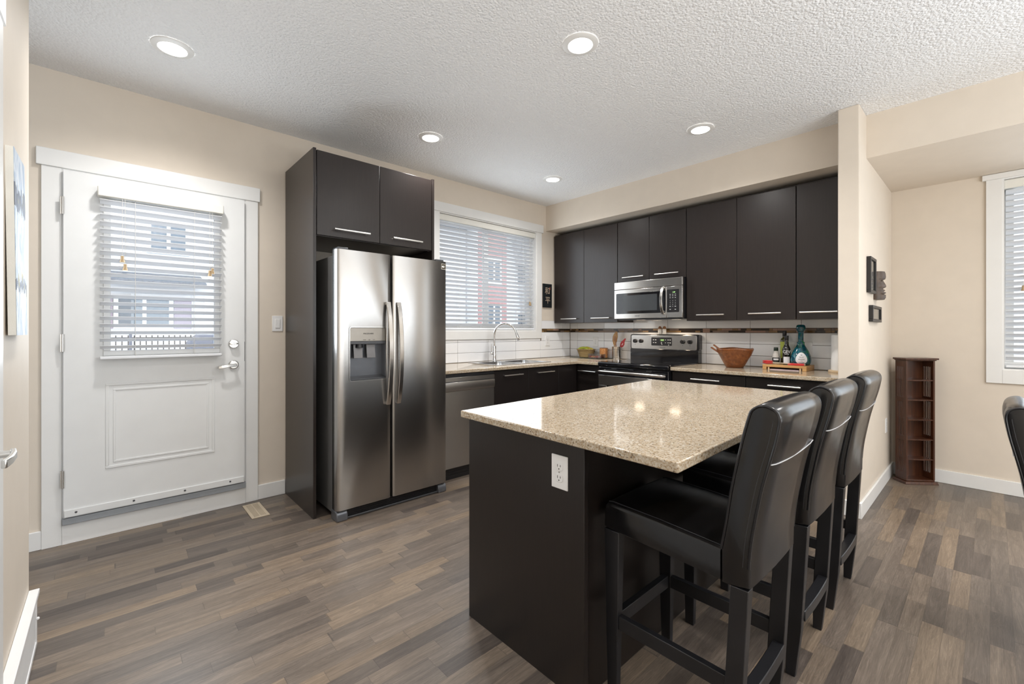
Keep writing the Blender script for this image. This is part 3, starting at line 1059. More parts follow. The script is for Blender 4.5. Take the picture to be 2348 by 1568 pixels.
mosaic(mz, 'y', XB, YW1 + 0.001, YA - 0.012, 1.220, 8)
mz.build('mosaic_band', MOS, bs, smooth=False)

# ------------------------------------------------------------------ cabinets
def bar_pull(p0, p1, out, parent, name='handle', r=0.006, stand=0.030):
    """straight bar pull from p0 to p1 (points on the door face), standing off along out"""
    p0, p1, out = Vector(p0), Vector(p1), Vector(out)
    mb = MB()
    mb.cyl(p0 + out * stand, p1 + out * stand, r, n=12)
    d = (p1 - p0).normalized()
    for q in (p0 + d * 0.022, p1 - d * 0.022):
        mb.cyl(q, q + out * stand, r * 0.8, n=10)
    return mb.build(name, M['pull'], parent)


XC = 4.015
def upper_cabinet(label, doors, z0, z1, handles, hz):
    """doors: list of y boundaries from left (large y) to right"""
    y1, y0 = doors[0], doors[-1]
    t = thing('upper_cabinet', label, 'cabinet', (4.17, (y0 + y1) / 2, z0), 'upper cabinets on the range wall')
    MB().box(XC + 0.019, XB - 0.012, y0 + 0.0008, y1 - 0.0008, z0, z1).build('body', M['espresso'], t, smooth=False)
    for k, (a, b_) in enumerate(zip(doors, doors[1:])):
        dr = MB().box(XC, XC + 0.018, b_ + 0.0018, a - 0.0018, z0 + 0.0, z1 - 0.012).build('door', M['espresso'], t, bevel=0.0015)
        h0, h1 = handles[k]
        bar_pull((XC, h0, hz), (XC, h1, hz), (-1, 0, 0), dr)
    return t


upper_cabinet('dark brown two-door upper cabinet next to the kitchen window', [3.622, 3.166, 2.716], 1.33, 2.40, [(3.492, 3.252), (3.046, 2.80)], 1.378)
upper_cabinet('short dark brown two-door cabinet directly above the microwave', [2.7125, 2.339, 1.953], 1.747, 2.40, [(2.636, 2.389), (2.264, 2.014)], 1.795)
upper_cabinet('dark brown two-door upper cabinet above the wooden bowl, right of the microwave', [1.95, 1.50, 1.0525], 1.33, 2.40, [(1.842, 1.596), (1.396, 1.15)], 1.382)
upper_cabinet('narrow dark brown single-door upper cabinet against the wing wall', [1.0505, 0.713], 1.33, 2.40, [(1.02, 0.777)], 1.382)

# cabinet over the refrigerator with its side panels
t = thing('refrigerator_cabinet', 'tall dark brown cabinet surround with two doors over the refrigerator', 'cabinet', (1.45, 3.3, 0))
MB().box(0.985, 1.004, 3.01, YA - 0.016, 0, 2.445).build('side_panel', M['espresso'], t, bevel=0.001)
MB().box(1.892, 1.912, 3.01, YA - 0.002, 1.79, 2.445).build('side_panel', M['espresso'], t, bevel=0.001)
MB().box(1.0045, 1.8915, 3.032, YA - 0.004, 1.872, 2.436).build('body', M['espresso'], t, smooth=False)
for x0, x1, h0, h1 in ((1.009, 1.449, 1.115, 1.365), (1.4525, 1.888, 1.545, 1.79)):
    dr = MB().box(x0, x1, 3.012, 3.030, 1.876, 2.436).build('door', M['espresso'], t, bevel=0.0015)
    bar_pull((h0, 3.012, 1.925), (h1, 3.012, 1.925), (0, -1, 0), dr)

# base cabinets
YC = 3.022
t = thing('sink_cabinet', 'black two-door base cabinet under the sink', 'cabinet', (2.97, 3.3, 0))
MB().box(2.536, 3.414, YC + 0.019, YA - 0.014, 0.10, 0.700).build('body', M['basewood'], t, smooth=False)
MB().box(2.536, 3.414, YC + 0.019, YC + 0.045, 0.700, 0.882).build('front_rail', M['basewood'], t, smooth=False)
MB().box(2.536, 3.414, YC + 0.07, YC + 0.085, 0, 0.0995).build('toe_kick', M['black'], t, smooth=False)
for x0, x1, h0, h1 in ((2.538, 2.977, 2.644, 2.883), (2.981, 3.413, 3.083, 3.322)):
    dr = MB().box(x0, x1, YC, YC + 0.018, 0.105, 0.872).build('door', M['basewood'], t, bevel=0.0012)
    bar_pull((h0, YC, 0.828), (h1, YC, 0.828), (0, -1, 0), dr)
XF = 3.712
t = thing('corner_cabinet', 'black corner base cabinet between the sink and the range', 'cabinet', (3.9, 3.2, 0))
MB().box(3.4165, 3.729, YC + 0.019, YA - 0.014, 0.10, 0.882).box(3.7305, XB - 0.014, 2.7125, YA - 0.014, 0.10, 0.882).build('body', M['basewood'], t, smooth=False)
MB().box(3.4165, 3.708, YC, YC + 0.018, 0.105, 0.872).build('filler_panel', M['basewood'], t, bevel=0.0012)
dr = MB().box(XF, XF + 0.018, 2.714, YC - 0.003, 0.105, 0.872).build('door', M['basewood'], t, bevel=0.0012)
bar_pull((XF, 2.984, 0.812), (XF, 2.757, 0.812), (-1, 0, 0), dr)
MB().box(3.4165, 3.79, YC + 0.07, YC + 0.085, 0, 0.0995).build('toe_kick', M['black'], t, smooth=False)
for lab, y1, y0, hh in (('black drawer base cabinet immediately right of the range', 1.936, 1.3205, (1.751, 1.509)), ('black drawer base cabinet in the corner by the wing wall', 1.3185, 0.714, (1.152, 0.937))):
    t = thing('drawer_cabinet', lab, 'cabinet', (4.0, (y0 + y1) / 2, 0), 'drawer cabinets right of the range')
    MB().box(XF + 0.019, XB - 0.014, y0, y1, 0.10, 0.882).build('body', M['basewood'], t, smooth=False)
    for k, (z0, z1) in enumerate(((0.735, 0.872), (0.42, 0.731), (0.105, 0.416))):
        dr = MB().box(XF, XF + 0.018, y0 + 0.002, y1 - 0.002, z0, z1).build('drawer', M['basewood'], t, bevel=0.0012)
        zz = (z0 + z1) / 2 + 0.02 if k == 0 else z1 - 0.05
        bar_pull((XF, hh[0], zz), (XF, hh[1], zz), (-1, 0, 0), dr)
    MB().box(XF + 0.07, XF + 0.085, y0, y1, 0, 0.0995).build('toe_kick', M['black'], t, smooth=False)

# worktops
ct = MB().prism([(1.925, 2.985), (3.68, 2.985), (3.68, 2.711), (XB - 0.012, 2.711), (XB - 0.012, YA - 0.012), (1.925, YA - 0.012)], 0.8835, 0.9125, 'z')
ct = ct.build('worktop', M['granite'], None)
tag(ct, 'L-shaped speckled beige worktop holding the sink', 'worktop')
cut(ct, MB().box(2.682, 3.378, 3.128, 3.505, 0.80, 1.0))
bv = ct.modifiers.new('bevel', 'BEVEL')
bv.width, bv.segments, bv.limit_method = 0.004, 2, 'ANGLE'
ct = MB().box(3.68, XB - 0.012, YW1 + 0.002, 1.938, 0.8835, 0.9125).build('worktop', M['granite'], None, bevel=0.004)
tag(ct, 'short speckled beige worktop right of the range, under the wooden bowl', 'worktop')

# ------------------------------------------------------------------ sink and faucet
t = thing('kitchen_sink', 'stainless double-bowl drop-in sink in the corner worktop', 'sink', (3.03, 3.34, 0.9125))
rim = MB()
zt0, zt1 = 0.9127, 0.9165
for (x0, x1, y0, y1) in ((2.665, 3.395, 3.485, 3.578), (2.665, 3.395, 3.105, 3.14), (2.665, 2.70, 3.14, 3.485), (3.36, 3.395, 3.14, 3.485), (3.012, 3.048, 3.14, 3.485)):
    rim.box(x0, x1, y0, y1, zt0, zt1)
rim.build('rim', M['steelsink'], t, bevel=0.0015)
for x0, x1 in ((2.70, 3.012), (3.048, 3.36)):
    y0, y1, zb = 3.14, 3.485, 0.745
    bs_ = MB()
    r0 = [(x, y, 0.9160) for x, y in rrect(x0, x1, y0, y1, 0.04)]
    r1 = [(x, y, 0.80) for x, y in rrect(x0 + 0.006, x1 - 0.006, y0 + 0.006, y1 - 0.006, 0.05)]
    r2 = [(x, y, zb + 0.01) for x, y in rrect(x0 + 0.018, x1 - 0.018, y0 + 0.018, y1 - 0.018, 0.06)]
    r3 = [(x, y, zb) for x, y in rrect(x0 + 0.05, x1 - 0.05, y0 + 0.05, y1 - 0.05, 0.06)]
    bs_.loops([r0, r1, r2, r3], True, False)
    bs_._face([bs_.bm.verts.new(p) for p in r3])
    bo = bs_.build('basin', M['steelsink'], t)
    so = bo.modifiers.new('solid', 'SOLIDIFY')
    so.thickness = 0.0015
    so.offset = 1
    MB().lathe([(0.040, zb + 0.001), (0.040, zb + 0.005), (0.028, zb + 0.004), (0.01, zb + 0.003)], ((x0 + x1) / 2, (y0 + y1) / 2, 0), 24).build('drain', M['chrome'], bo)

t = thing('kitchen_faucet', 'tall chrome gooseneck faucet behind the sink', 'faucet', (2.975, 3.53, 0.9165))
fx, fy, fz = 2.975, 3.53, 0.917
MB().lathe([(0.028, 0), (0.028, 0.006), (0.022, 0.012), (0.0195, 0.05), (0.0195, 0.155), (0.016, 0.162)], (fx, fy, fz), 24).build('body', M['chrome'], t)
dv = Vector((0.156, -0.215, 0)).normalized()
R_ = 0.118
pts = [Vector((fx, fy, fz + 0.15)), Vector((fx, fy, fz + 0.27))]
for k in range(1, 13):
    a = PI - (PI * 0.93) * k / 12
    pts.append(Vector((fx, fy, fz + 0.275)) + dv * (R_ + R_ * math.cos(a)) + Vector((0, 0, R_ * math.sin(a))))
MB().tube(pts, 0.0118, 14).build('gooseneck', M['chrome'], t)
e = pts[-1]
dd = (pts[-1] - pts[-2]).normalized()
sh = MB().tube([e, e + dd * 0.02, e + dd * 0.03, e + dd * 0.075, e + dd * 0.08], [0.0125, 0.0145, 0.0155, 0.0165, 0.013], 16).build('spray_head', M['chrome'], t)
MB().tube([e + dd * 0.0801, e + dd * 0.084], [0.0125, 0.012], 14).build('nozzle', M['black'], sh)
hd = MB()
hd.cyl((fx - 0.015, fy, fz + 0.085), (fx - 0.055, fy - 0.012, fz + 0.085), 0.0155, n=18)
hd = hd.build('handle_hub', M['chrome'], t, bevel=0.003)
MB().tube([(fx - 0.045, fy - 0.010, fz + 0.095), (fx - 0.047, fy - 0.011, fz + 0.185)], [0.0052, 0.0042], 10).build('lever', M['chrome'], hd)

# ------------------------------------------------------------------ dishwasher
t = thing('dishwasher', 'stainless dishwasher between the refrigerator and the sink cabinet', 'dishwasher', (2.23, 3.3, 0))
MB().box(1.937, 2.530, 3.03, 3.60, 0.10, 0.870).build('body', M['black'], t, smooth=False)
MB().box(1.939, 2.528, 3.0, 3.029, 0.855, 0.8795).build('control_strip', M['black'], t, bevel=0.002)
dm = MB()
# door face with a scooped pocket handle: profile in (y, z)
prof = [(3.029, 0.105), (3.0, 0.105), (3.0, 0.735), (2.992, 0.74), (2.985, 0.775), (2.990, 0.812), (3.0, 0.815), (2.994, 0.818), (2.994, 0.852), (3.029, 0.852)]
dm.prism(prof, 1.939, 2.528, 'x')
dr = dm.build('door', M['steel'], t, bevel=0.0015)
MB().box(1.96, 2.50, 2.9955, 2.9998, 0.8135, 0.8160).build('pocket', M['gap'], dr, smooth=False)
tk = MB()
tk.box(1.939, 2.528, 3.045, 3.06, 0.0, 0.098)
for z in (0.025, 0.05, 0.075):
    tk.box(1.95, 2.515, 3.041, 3.046, z, z + 0.012)
tk.build('toe_grille', M['black'], t)

# ------------------------------------------------------------------ refrigerator
FX0, FXM, FX1, FY = 1.075, 1.460, 1.920, 2.843
t = thing('refrigerator', 'stainless side-by-side refrigerator with an ice and water dispenser', 'refrigerator', (1.5, 3.2, 0))
MB().box(FX0 + 0.008, FX1 - 0.008, 2.932, 3.595, 0.035, 1.735).build('body', M['fridgeside'], t, bevel=0.006)
MB().box(FX0 + 0.02, FX1 - 0.02, 2.918, 2.933, 0.07, 1.72).build('gasket', M['black'], t, smooth=False)


def fridge_door(x0, x1):
    mb = MB()
    poly = [(x0, 2.918), (x0, 2.868), (x0 + 0.006, 2.852), (x0 + 0.022, FY), (x1 - 0.022, FY), (x1 - 0.006, 2.852), (x1, 2.868), (x1, 2.918)]
    mb.prism(poly, 0.072, 1.768, 'z')
    return mb.build('door', M['steel'], t, angle=30)


dl = fridge_door(FX0, FXM - 0.0035)
cut(dl, MB().prism(rrect(1.160, 1.414, 0.908, 1.260, 0.012), 2.78, 2.905, 'y'))
dl.data.materials.clear()
dl.data.materials.append(M['steel'])
dr = fridge_door(FXM + 0.0035, FX1)
for d_, hx in ((dl, 1.424), (dr, 1.502)):
    hb = MB()
    pts = []
    for k in range(15):
        s = k / 14
        z = 0.727 + (1.437 - 0.727) * s
        bow = 0.016 + 0.046 * math.sin(PI * s) ** 0.75
        pts.append((hx, FY - bow, z))
    hb.sweep(pts, (0.031, 0, 0), 0.015)
    for z in (0.737, 1.427):
        hb.box(hx - 0.0125, hx + 0.0125, FY - 0.022, FY + 0.001, z - 0.011, z + 0.011)
    hb.build('handle', M['steel2'], d_, bevel=0.0035)
# dispenser
ds = MB()
ri = rrect(1.1605, 1.4135, 0.9085, 1.2595, 0.012)
ro = rrect(1.155, 1.419, 0.903, 1.265, 0.016)
ds.loops([[(u, FY - 0.004, v) for u, v in ro], [(u, FY - 0.004, v) for u, v in ri], [(u, FY + 0.03, v) for u, v in ri], [(u, FY + 0.03, v) for u, v in ro]] , True, False)
ds.bm.faces.ensure_lookup_table()
dsp = ds.build('dispenser', M['nickel'], t)
MB().box(1.1612, 1.4128, FY + 0.004, FY + 0.05, 1.168, 1.2588).build('control_panel', simple('warm_grey_panel', (0.36, 0.335, 0.30), 0.3, 0.6), dsp, bevel=0.002)
MB().box(1.1612, 1.4128, FY + 0.002, FY + 0.05, 1.150, 1.1675).build('display_strip', M['darkgrey'], dsp, smooth=False)
text_mesh('FRIGIDAIRE', 0.0125, M['gap'], (1.290, FY + 0.0035, 1.2185), (1, 0, 0), (0, 0, 1), dsp, sx=1.15)
for k, s in enumerate(('WATER', 'CUBE', 'LOCK')):
    text_mesh(s, 0.006, M['gap'], (1.262 + 0.033 * k, FY + 0.0035, 1.177), (1, 0, 0), (0, 0, 1), dsp)
cv = MB()
cv.box(1.1612, 1.4128, 2.900, 2.9045, 0.925, 1.150)
cv.box(1.1612, 1.164, FY + 0.006, 2.900, 0.925, 1.150)
cv.box(1.410, 1.4128, FY + 0.006, 2.900, 0.925, 1.150)
cv.box(1.1612, 1.4128, FY + 0.045, 2.9045, 1.150, 1.155)
cv.build('cavity', M['dispgrey'], dsp, smooth=False)
MB().prism([(FY + 0.004, 0.9092), (2.9045, 0.9092), (2.9045, 0.935), (FY + 0.004, 0.918)], 1.1612, 1.4128, 'x').build('drip_tray', M['darkgrey'], dsp, bevel=0.001)
for x in (1.225, 1.315):
    pd = MB()
    pd.prism([(2.872, 1.148), (2.864, 1.10), (2.858, 1.055), (2.862, 1.054), (2.870, 1.10), (2.880, 1.148)], x - 0.03, x + 0.03, 'x')
    pd.build('paddle', simple('smoke_plastic', (0.20, 0.20, 0.21), 0.15), dsp, bevel=0.001)
MB().lathe([(0.028, 1.125), (0.024, 1.149)], (1.235, 2.874, 0), 20).build('chute', M['black'], dsp)
# badge magnet, hinge caps, grille, feet
bd = MB().box(1.866, 1.909, FY - 0.003, FY - 0.0002, 1.706, 1.752)
bd = bd.build('badge', simple('pewter_badge', (0.10, 0.085, 0.06), 0.35, 0.7), t, bevel=0.001)
bb_ = MB()
ring(bb_, 1.867, 1.908, 1.707, 1.751, 0.003, FY - 0.0042, FY - 0.003)
bb_.lathe([(0.002, 0.0), (0.015, 0.0), (0.013, 0.0012), (0.002, 0.0014)], (0, 0, 0), 20)
for v in bb_.bm.verts:
    if abs(v.co.z) < 0.01 and abs(v.co.x) < 0.1:
        v.co = Vector((1.8875 + v.co.x, FY - 0.003 - v.co.z, 1.728 + v.co.y * 0.6))
bb_.build('emblem', M['nickel'], bd)
for x in (FX0 + 0.05, FX1 - 0.05):
    MB().box(x - 0.035, x + 0.035, 2.865, 2.95, 1.7685, 1.785).build('hinge_cap', M['darkgrey'], t, bevel=0.004)
gr = MB()
gr.box(FX0 + 0.06, FX1 - 0.06, 2.872, 2.886, 0.012, 0.068)
for k in range(3):
    z = 0.022 + k * 0.015
    gr.box(FX0 + 0.10, FX1 - 0.10, 2.867, 2.873, z, z + 0.006)
gr.build('grille', M['black'], t)
MB().box(FX0 + 0.06, FX1 - 0.06, 2.860, 2.868, 0.004, 0.016).build('grille_lip', M['darkgrey'], t, bevel=0.002)
for x0, x1 in ((FX0 + 0.002, FX0 + 0.075), (FX1 - 0.075, FX1 - 0.002)):
    ft = MB()
    ft.prism([(2.848, 0.0), (2.95, 0.0), (2.95, 0.066), (2.868, 0.066), (2.852, 0.052), (2.846, 0.03)], x0, x1, 'x')
    ft.build('foot_cover', M['dispgrey'], t, bevel=0.006)

# ------------------------------------------------------------------ range
RY0, RY1 = 1.944, 2.706
t = thing('electric_range', 'black and stainless electric range with a glass cooktop', 'range', (4.0, 2.325, 0))
MB().box(3.702, 4.322, RY0 + 0.003, RY1 - 0.003, 0.03, 0.905).build('body', M['black'], t, smooth=False)
cp = MB()
cp.box(3.665, 4.25, RY0, RY1, 0.9052, 0.923)
cp.prism([(3.665, 0.923), (3.655, 0.918), (3.655, 0.890), (3.665, 0.885), (3.7005, 0.885), (3.7005, 0.905), (3.70, 0.923)], RY0, RY1, 'y')
cp = cp.build('cooktop', M['blackgloss'], t, bevel=0.004)
for (x, y, r) in ((3.82, 2.13, 0.11), (3.82, 2.52, 0.085), (4.09, 2.13, 0.085), (4.09, 2.52, 0.11)):
    MB().lathe([(r, 0.9233), (r, 0.9236), (r - 0.004, 0.9236), (r - 0.004, 0.9233)], (x, y, 0), 40, cap=False).build('burner_ring', simple('burner_grey', (0.07, 0.07, 0.072), 0.2), cp)
bg = MB()
bg.box(4.252, XB - 0.012, RY0, RY1, 0.9055, 1.043)
bg.prism([(RY0 + 0.0, 0.0)] if False else [(y, z) for y, z in rrect(RY0 - 0.004, RY1 + 0.004, 1.036, 1.200, 0.022)], 4.262, XB - 0.012, 'x')
bg = bg.build('backguard', M['blackgloss'], t, bevel=0.003)
cpn = MB().prism(rrect(RY0 + 0.018, RY1 - 0.010, 1.043, 1.191, 0.016), 4.2555, 4.262, 'x').build('control_panel', M['steel2'], t, bevel=0.0015)
for y in (2.648, 2.576, 2.106, 2.031):
    k = MB()
    k.cyl((4.2555, y, 1.126), (4.236, y, 1.126), 0.0225, 0.020, 24)
    k.box(4.228, 4.238, y - 0.005, y + 0.005, 1.107, 1.145)
    k.build('knob', M['black'], cpn, bevel=0.0015)
dpl = MB().prism(rrect(2.222, 2.452, 1.081, 1.168, 0.010), 4.2515, 4.2555, 'x').build('display', M['black'], cpn, bevel=0.001)
MB().box(4.2508, 4.2515, 2.303, 2.352, 1.128, 1.150).build('lcd', M['lcd'], dpl, smooth=False)
text_mesh('12:9', 0.019, M['glow'], (4.2504, 2.327, 1.139), (0, -1, 0), (0, 0, 1), dpl, 'clock_digits', 0.0002)
kb = MB()
for y in (2.425, 2.400, 2.260, 2.238):
    for z in (1.142, 1.112):
        kb.box(4.2509, 4.2515, y - 0.007, y + 0.007, z - 0.003, z + 0.003)
for y, z in ((2.290, 1.142), (2.290, 1.112), (2.335, 1.115), (2.335, 1.105), (2.330, 1.095), (2.255, 1.090)):
    kb.box(4.2509, 4.2515, y - 0.005, y + 0.005, z - 0.0022, z + 0.0022)
kb.build('key_marks', M['plate'], dpl, smooth=False)
text_mesh('FRIGIDAIRE', 0.0125, M['darkgrey'], (4.2552, 2.325, 1.0605), (0, -1, 0), (0, 0, 1), cpn)
for y in (2.648, 2.576, 2.106, 2.031):
    MB().box(4.2549, 4.2555, y - 0.003, y + 0.003, 1.085, 1.091).build('knob_mark', M['darkgrey'], cpn, smooth=False)
od = MB().box(3.668, 3.701, RY0 + 0.004, RY1 - 0.004, 0.205, 0.872).build('oven_door', M['blackgloss'], t, bevel=0.004)
sk = MB()
ring_y = ((RY0 + 0.006, RY1 - 0.006),)
y0, y1 = RY0 + 0.006, RY1 - 0.006
wy0, wy1, wz0, wz1 = 2.045, 2.605, 0.345, 0.690
sk.box(3.660, 3.6675, y0, y1, wz1, 0.792)
sk.box(3.660, 3.6675, y0, y1, 0.215, wz0)
sk.box(3.660, 3.6675, y0, wy0, wz0, wz1)
sk.box(3.660, 3.6675, wy1, y1, wz0, wz1)
sk.build('door_skin', M['steel2'], od, bevel=0.0012)
MB().prism(rrect(wy0 + 0.002, wy1 - 0.002, wz0 + 0.002, wz1 - 0.002, 0.012), 3.662, 3.6675, 'x').build('window', M['blackgloss'], od)
oh = MB()
oh.tube([(3.648, RY1 - 0.030, 0.829), (3.622, RY1 - 0.042, 0.831), (3.612, RY1 - 0.075, 0.832), (3.612, RY0 + 0.075, 0.832), (3.622, RY0 + 0.042, 0.831), (3.648, RY0 + 0.030, 0.829)], 0.0145, 14)
for y in (RY0 + 0.05, RY1 - 0.05):
    oh.cyl((3.628, y, 0.832), (3.669, y, 0.832), 0.010)
oh.build('handle', M['steel2'], od)
vn = MB()
for y in (2.14, 2.33, 2.52):
    vn.box(3.6665, 3.668, y - 0.028, y + 0.028, 0.8595, 0.8645)
vn.build('vent_slots', M['darkgrey'], od, smooth=False)
MB().box(3.665, 3.701, RY0 + 0.004, RY1 - 0.004, 0.045, 0.198).build('drawer', M['steel2'], t, bevel=0.003)
MB().box(3.75, 4.3, RY0 + 0.02, RY1 - 0.02, 0.0, 0.03).build('base', M['black'], t, smooth=False)

# ------------------------------------------------------------------ microwave
MX = 3.95
t = thing('microwave', 'stainless over-the-range microwave mounted above the range', 'microwave', (4.14, 2.333, 1.354))
MB().box(MX + 0.03, XB - 0.012, 1.957, 2.7095, 1.354, 1.744).build('body', M['black'], t, smooth=False)
MB().box(MX, MX + 0.0295, 1.957, 2.7105, 1.667, 1.744).build('vent_panel', M['steel2'], t, bevel=0.003)
do = MB().box(MX, MX + 0.0295, 2.1185, 2.7105, 1.362, 1.663).build('door', M['steel2'], t, bevel=0.003)
MB().prism(rrect(2.126, 2.685, 1.412, 1.625, 0.010), MX - 0.0025, MX - 0.0002, 'x').build('window', M['blackgloss'], do, bevel=0.0008)
MB().prism(rrect(2.215, 2.60, 1.44, 1.60, 0.004), MX - 0.0031, MX - 0.0025, 'x').build('window_screen', simple('grey_mesh_screen', (0.055, 0.06, 0.065), 0.2), do)
text_mesh('FRIGIDAIRE', 0.011, M['darkgrey'], (MX - 0.0004, 2.435, 1.387), (0, -1, 0), (0, 0, 1), do)
hm = MB()
pts = []
for k in range(13):
    s = k / 12
    pts.append((MX - 0.006 - 0.042 * math.sin(PI * s) ** 0.7, 2.150, 1.398 + s * 0.262))
hm.sweep(pts, (0, 0.026, 0), 0.012)
hm.box(MX - 0.014, MX + 0.0, 2.139, 2.161, 1.392, 1.410)
hm.box(MX - 0.014, MX + 0.0, 2.139, 2.161, 1.650, 1.663)
hm.build('handle', M['steel2'], do, bevel=0.003)
cn = MB().box(MX, MX + 0.0295, 1.957, 2.1165, 1.362, 1.663).build('control_panel', M['steel2'], t, bevel=0.003)
kp = MB().prism(rrect(1.990, 2.112, 1.414, 1.632, 0.008), MX - 0.0022, MX - 0.0002, 'x').build('keypad', M['black'], cn)
text_mesh('1:29', 0.016, M['glow'], (MX - 0.0026, 2.042, 1.604), (0, -1, 0), (0, 0, 1), kp, 'clock_digits', 0.0002)
km = MB()
for zi, z in enumerate((1.585, 1.570, 1.552)):
    for y in (2.078, 2.052, 2.026):
        km.box(MX - 0.0027, MX - 0.0022, y - 0.006, y + 0.006, z - 0.0017, z + 0.0017)
km.build('key_marks', M['plate'], kp, smooth=False)
for zi, row in enumerate(('123', '456', '789', ' 0 ')):
    for yi, chx in enumerate(row):
        if chx != ' ':
            text_mesh(chx, 0.011, M['plate'], (MX - 0.0026, 2.078 - 0.026 * yi, 1.524 - 0.018 * zi), (0, -1, 0), (0, 0, 1), kp, 'key_digit', 0.0002)
km = MB()
for y, z in ((2.078, 1.470), (2.026, 1.470), (2.078, 1.441), (2.026, 1.441)):
    km.box(MX - 0.0027, MX - 0.0022, y - 0.007, y + 0.007, z - 0.0025, z + 0.0025)
km.build('key_marks', M['plate'], kp, smooth=False)
MB().box(MX + 0.01, MX + 0.09, 2.0, 2.66, 1.347, 1.3538).build('bottom_grille', M['darkgrey'], t, bevel=0.002)
for _y in (2.13, 2.53):
    MB().box(4.12, 4.18, _y - 0.05, _y + 0.05, 1.3505, 1.3538).build('task_lamp', M['hoodlamp'], t, smooth=False)
    _l = downlight((0, 0, 0), 3.0)
    _l.data.color = (1.0, 0.80, 0.58)
    _l.data.shadow_soft_size = 0.03
    _l.parent = t
    _l.location = Vector((4.15, _y, 1.335)) - Vector(t.location)

# ------------------------------------------------------------------ island
ip = [(1.127, 1.565), (1.104, 0.559), (2.885, 0.612), (2.857, 1.642)]
tp = MB().prism(ip, 0.862, 0.8915, 'z').build('island_top', M['granite'], None, bevel=0.004)
tag(tp, 'large speckled beige island countertop overhanging toward the bar stools', 'countertop')
t = thing('kitchen_island', 'near-black kitchen island base with an outlet on its end panel', 'island', (1.98, 1.22, 0))
MB().box(1.153, 1.174, 0.908, 1.537, 0, 0.8615).build('end_panel', M['islandwood'], t, bevel=0.0015)
MB().box(2.80, 2.821, 0.908, 1.60, 0, 0.8615).build('end_panel', M['islandwood'], t, bevel=0.0015)
MB().box(1.175, 2.799, 0.925, 1.535, 0.0, 0.8615).build('body', M['islandwood'], t, smooth=False)
bdp = MB()
for k in range(3):
    bdp.box(1.18 + k * 0.54, 1.715 + k * 0.54, 1.5355, 1.5535, 0.10, 0.855)
bdp.build('front_panels', M['islandwood'], t, bevel=0.0015)

# ------------------------------------------------------------------ outlets and switches
def outlet(name, label, c, out, up=(0, 0, 1), kind='duplex', w=0.0725, h=0.116, group=None):
    c, out, up = Vector(c), Vector(out), Vector(up)
    R = up.cross(out).normalized()          # reading direction as seen from the room
    t = thing(name, label, 'switch' if kind == 'switch' else 'outlet', c, group)
    Rm = Matrix((R, up, out)).transposed()
    MB().obox(c + out * 0.003, (w, h, 0.006), Rm).build('cover_plate', M['plate'], t, bevel=0.002)
    if kind == 'switch':
        MB().obox(c + out * 0.007, (0.034, 0.067, 0.006), Rm).build('rocker', M['plate'], t, bevel=0.0015)
        return t
    n = 2 if kind == 'duplex' else 0
    for s in (1, -1):
        cc = c + up * (0.0195 * s)
        f = MB()
        rr = rrect(-0.0165, 0.0165, -0.014, 0.014, 0.010)
        f.loops([[cc + R * u + up * v + out * 0.0061 for u, v in rr], [cc + R * u + up * v + out * 0.0075 for u, v in rr]])
        f = f.build('receptacle', M['plate'], t, bevel=0.0005)
        sl = MB()
        for dx, hh in ((-0.0065, 0.009), (0.0065, 0.007)):
            sl.obox(cc + R * dx + up * 0.003 + out * 0.0076, (0.002, hh, 0.0006), Rm)
        sl.cyl(cc - up * 0.008 + out * 0.0073, cc - up * 0.008 + out * 0.0079, 0.0024, n=10)
        sl.build('slots', M['gap'], f, smooth=False)
    MB().cyl(c + out * 0.006, c + out * 0.0072, 0.003, n=12).build('screw', M['nickel'], t)
    return t


outlet('wall_outlet', 'white duplex outlet on the dark end panel of the island', (1.153, 1.012, 0.750), (-1, 0, 0))
outlet('wall_outlet', 'white duplex outlet low on the wing wall beside the wooden shelf tower', (4.70, YW0, 0.46), (0, -1, 0))
outlet('wall_outlet', 'white duplex outlet on the tiles below the calligraphy plaque', (3.905, YA - 0.009, 1.115), (0, -1, 0))
outlet('wall_outlet', 'white duplex outlet on the tiles above the fruit basket', (XB - 0.009, 3.235, 1.105), (-1, 0, 0))
outlet('wall_outlet', 'white double-gang outlet plate on the tiles behind the blue-green bottle', (XB - 0.009, 1.115, 1.085), (-1, 0, 0), w=0.20)
outlet('light_switch', 'white rocker light switch beside the back door', (0.933, YA, 1.292), (0, -1, 0), kind='switch')

# ------------------------------------------------------------------ bar stools
def stool_profile(seat, top):
    """side outline of the back in (y, z); y=0 at the front edge of the seat, negative toward the rear"""
    k = (top - 1.048) , (seat - 0.645)
    def Z(z):
        if z <= 0.645:
            return z + k[1]
        return seat + (z - 0.645) * (top - seat) / (1.048 - 0.645)
    P = [(-0.384, 0.640), (-0.398, 0.72), (-0.410, 0.805), (-0.438, 0.944), (-0.456, 1.016), (-0.463, 1.032), (-0.474, 1.042), (-0.488, 1.048), (-0.505, 1.047), (-0.521, 1.040), (-0.531, 1.028), (-0.5345, 1.010),
         (-0.531, 0.985), (-0.523, 0.945), (-0.510, 0.895), (-0.494, 0.83), (-0.479, 0.75), (-0.468, 0.68), (-0.462, 0.61), (-0.461, 0.556), (-0.418, 0.545), (-0.384, 0.548)]
    return [(y, Z(z)) for y, z in P], Z


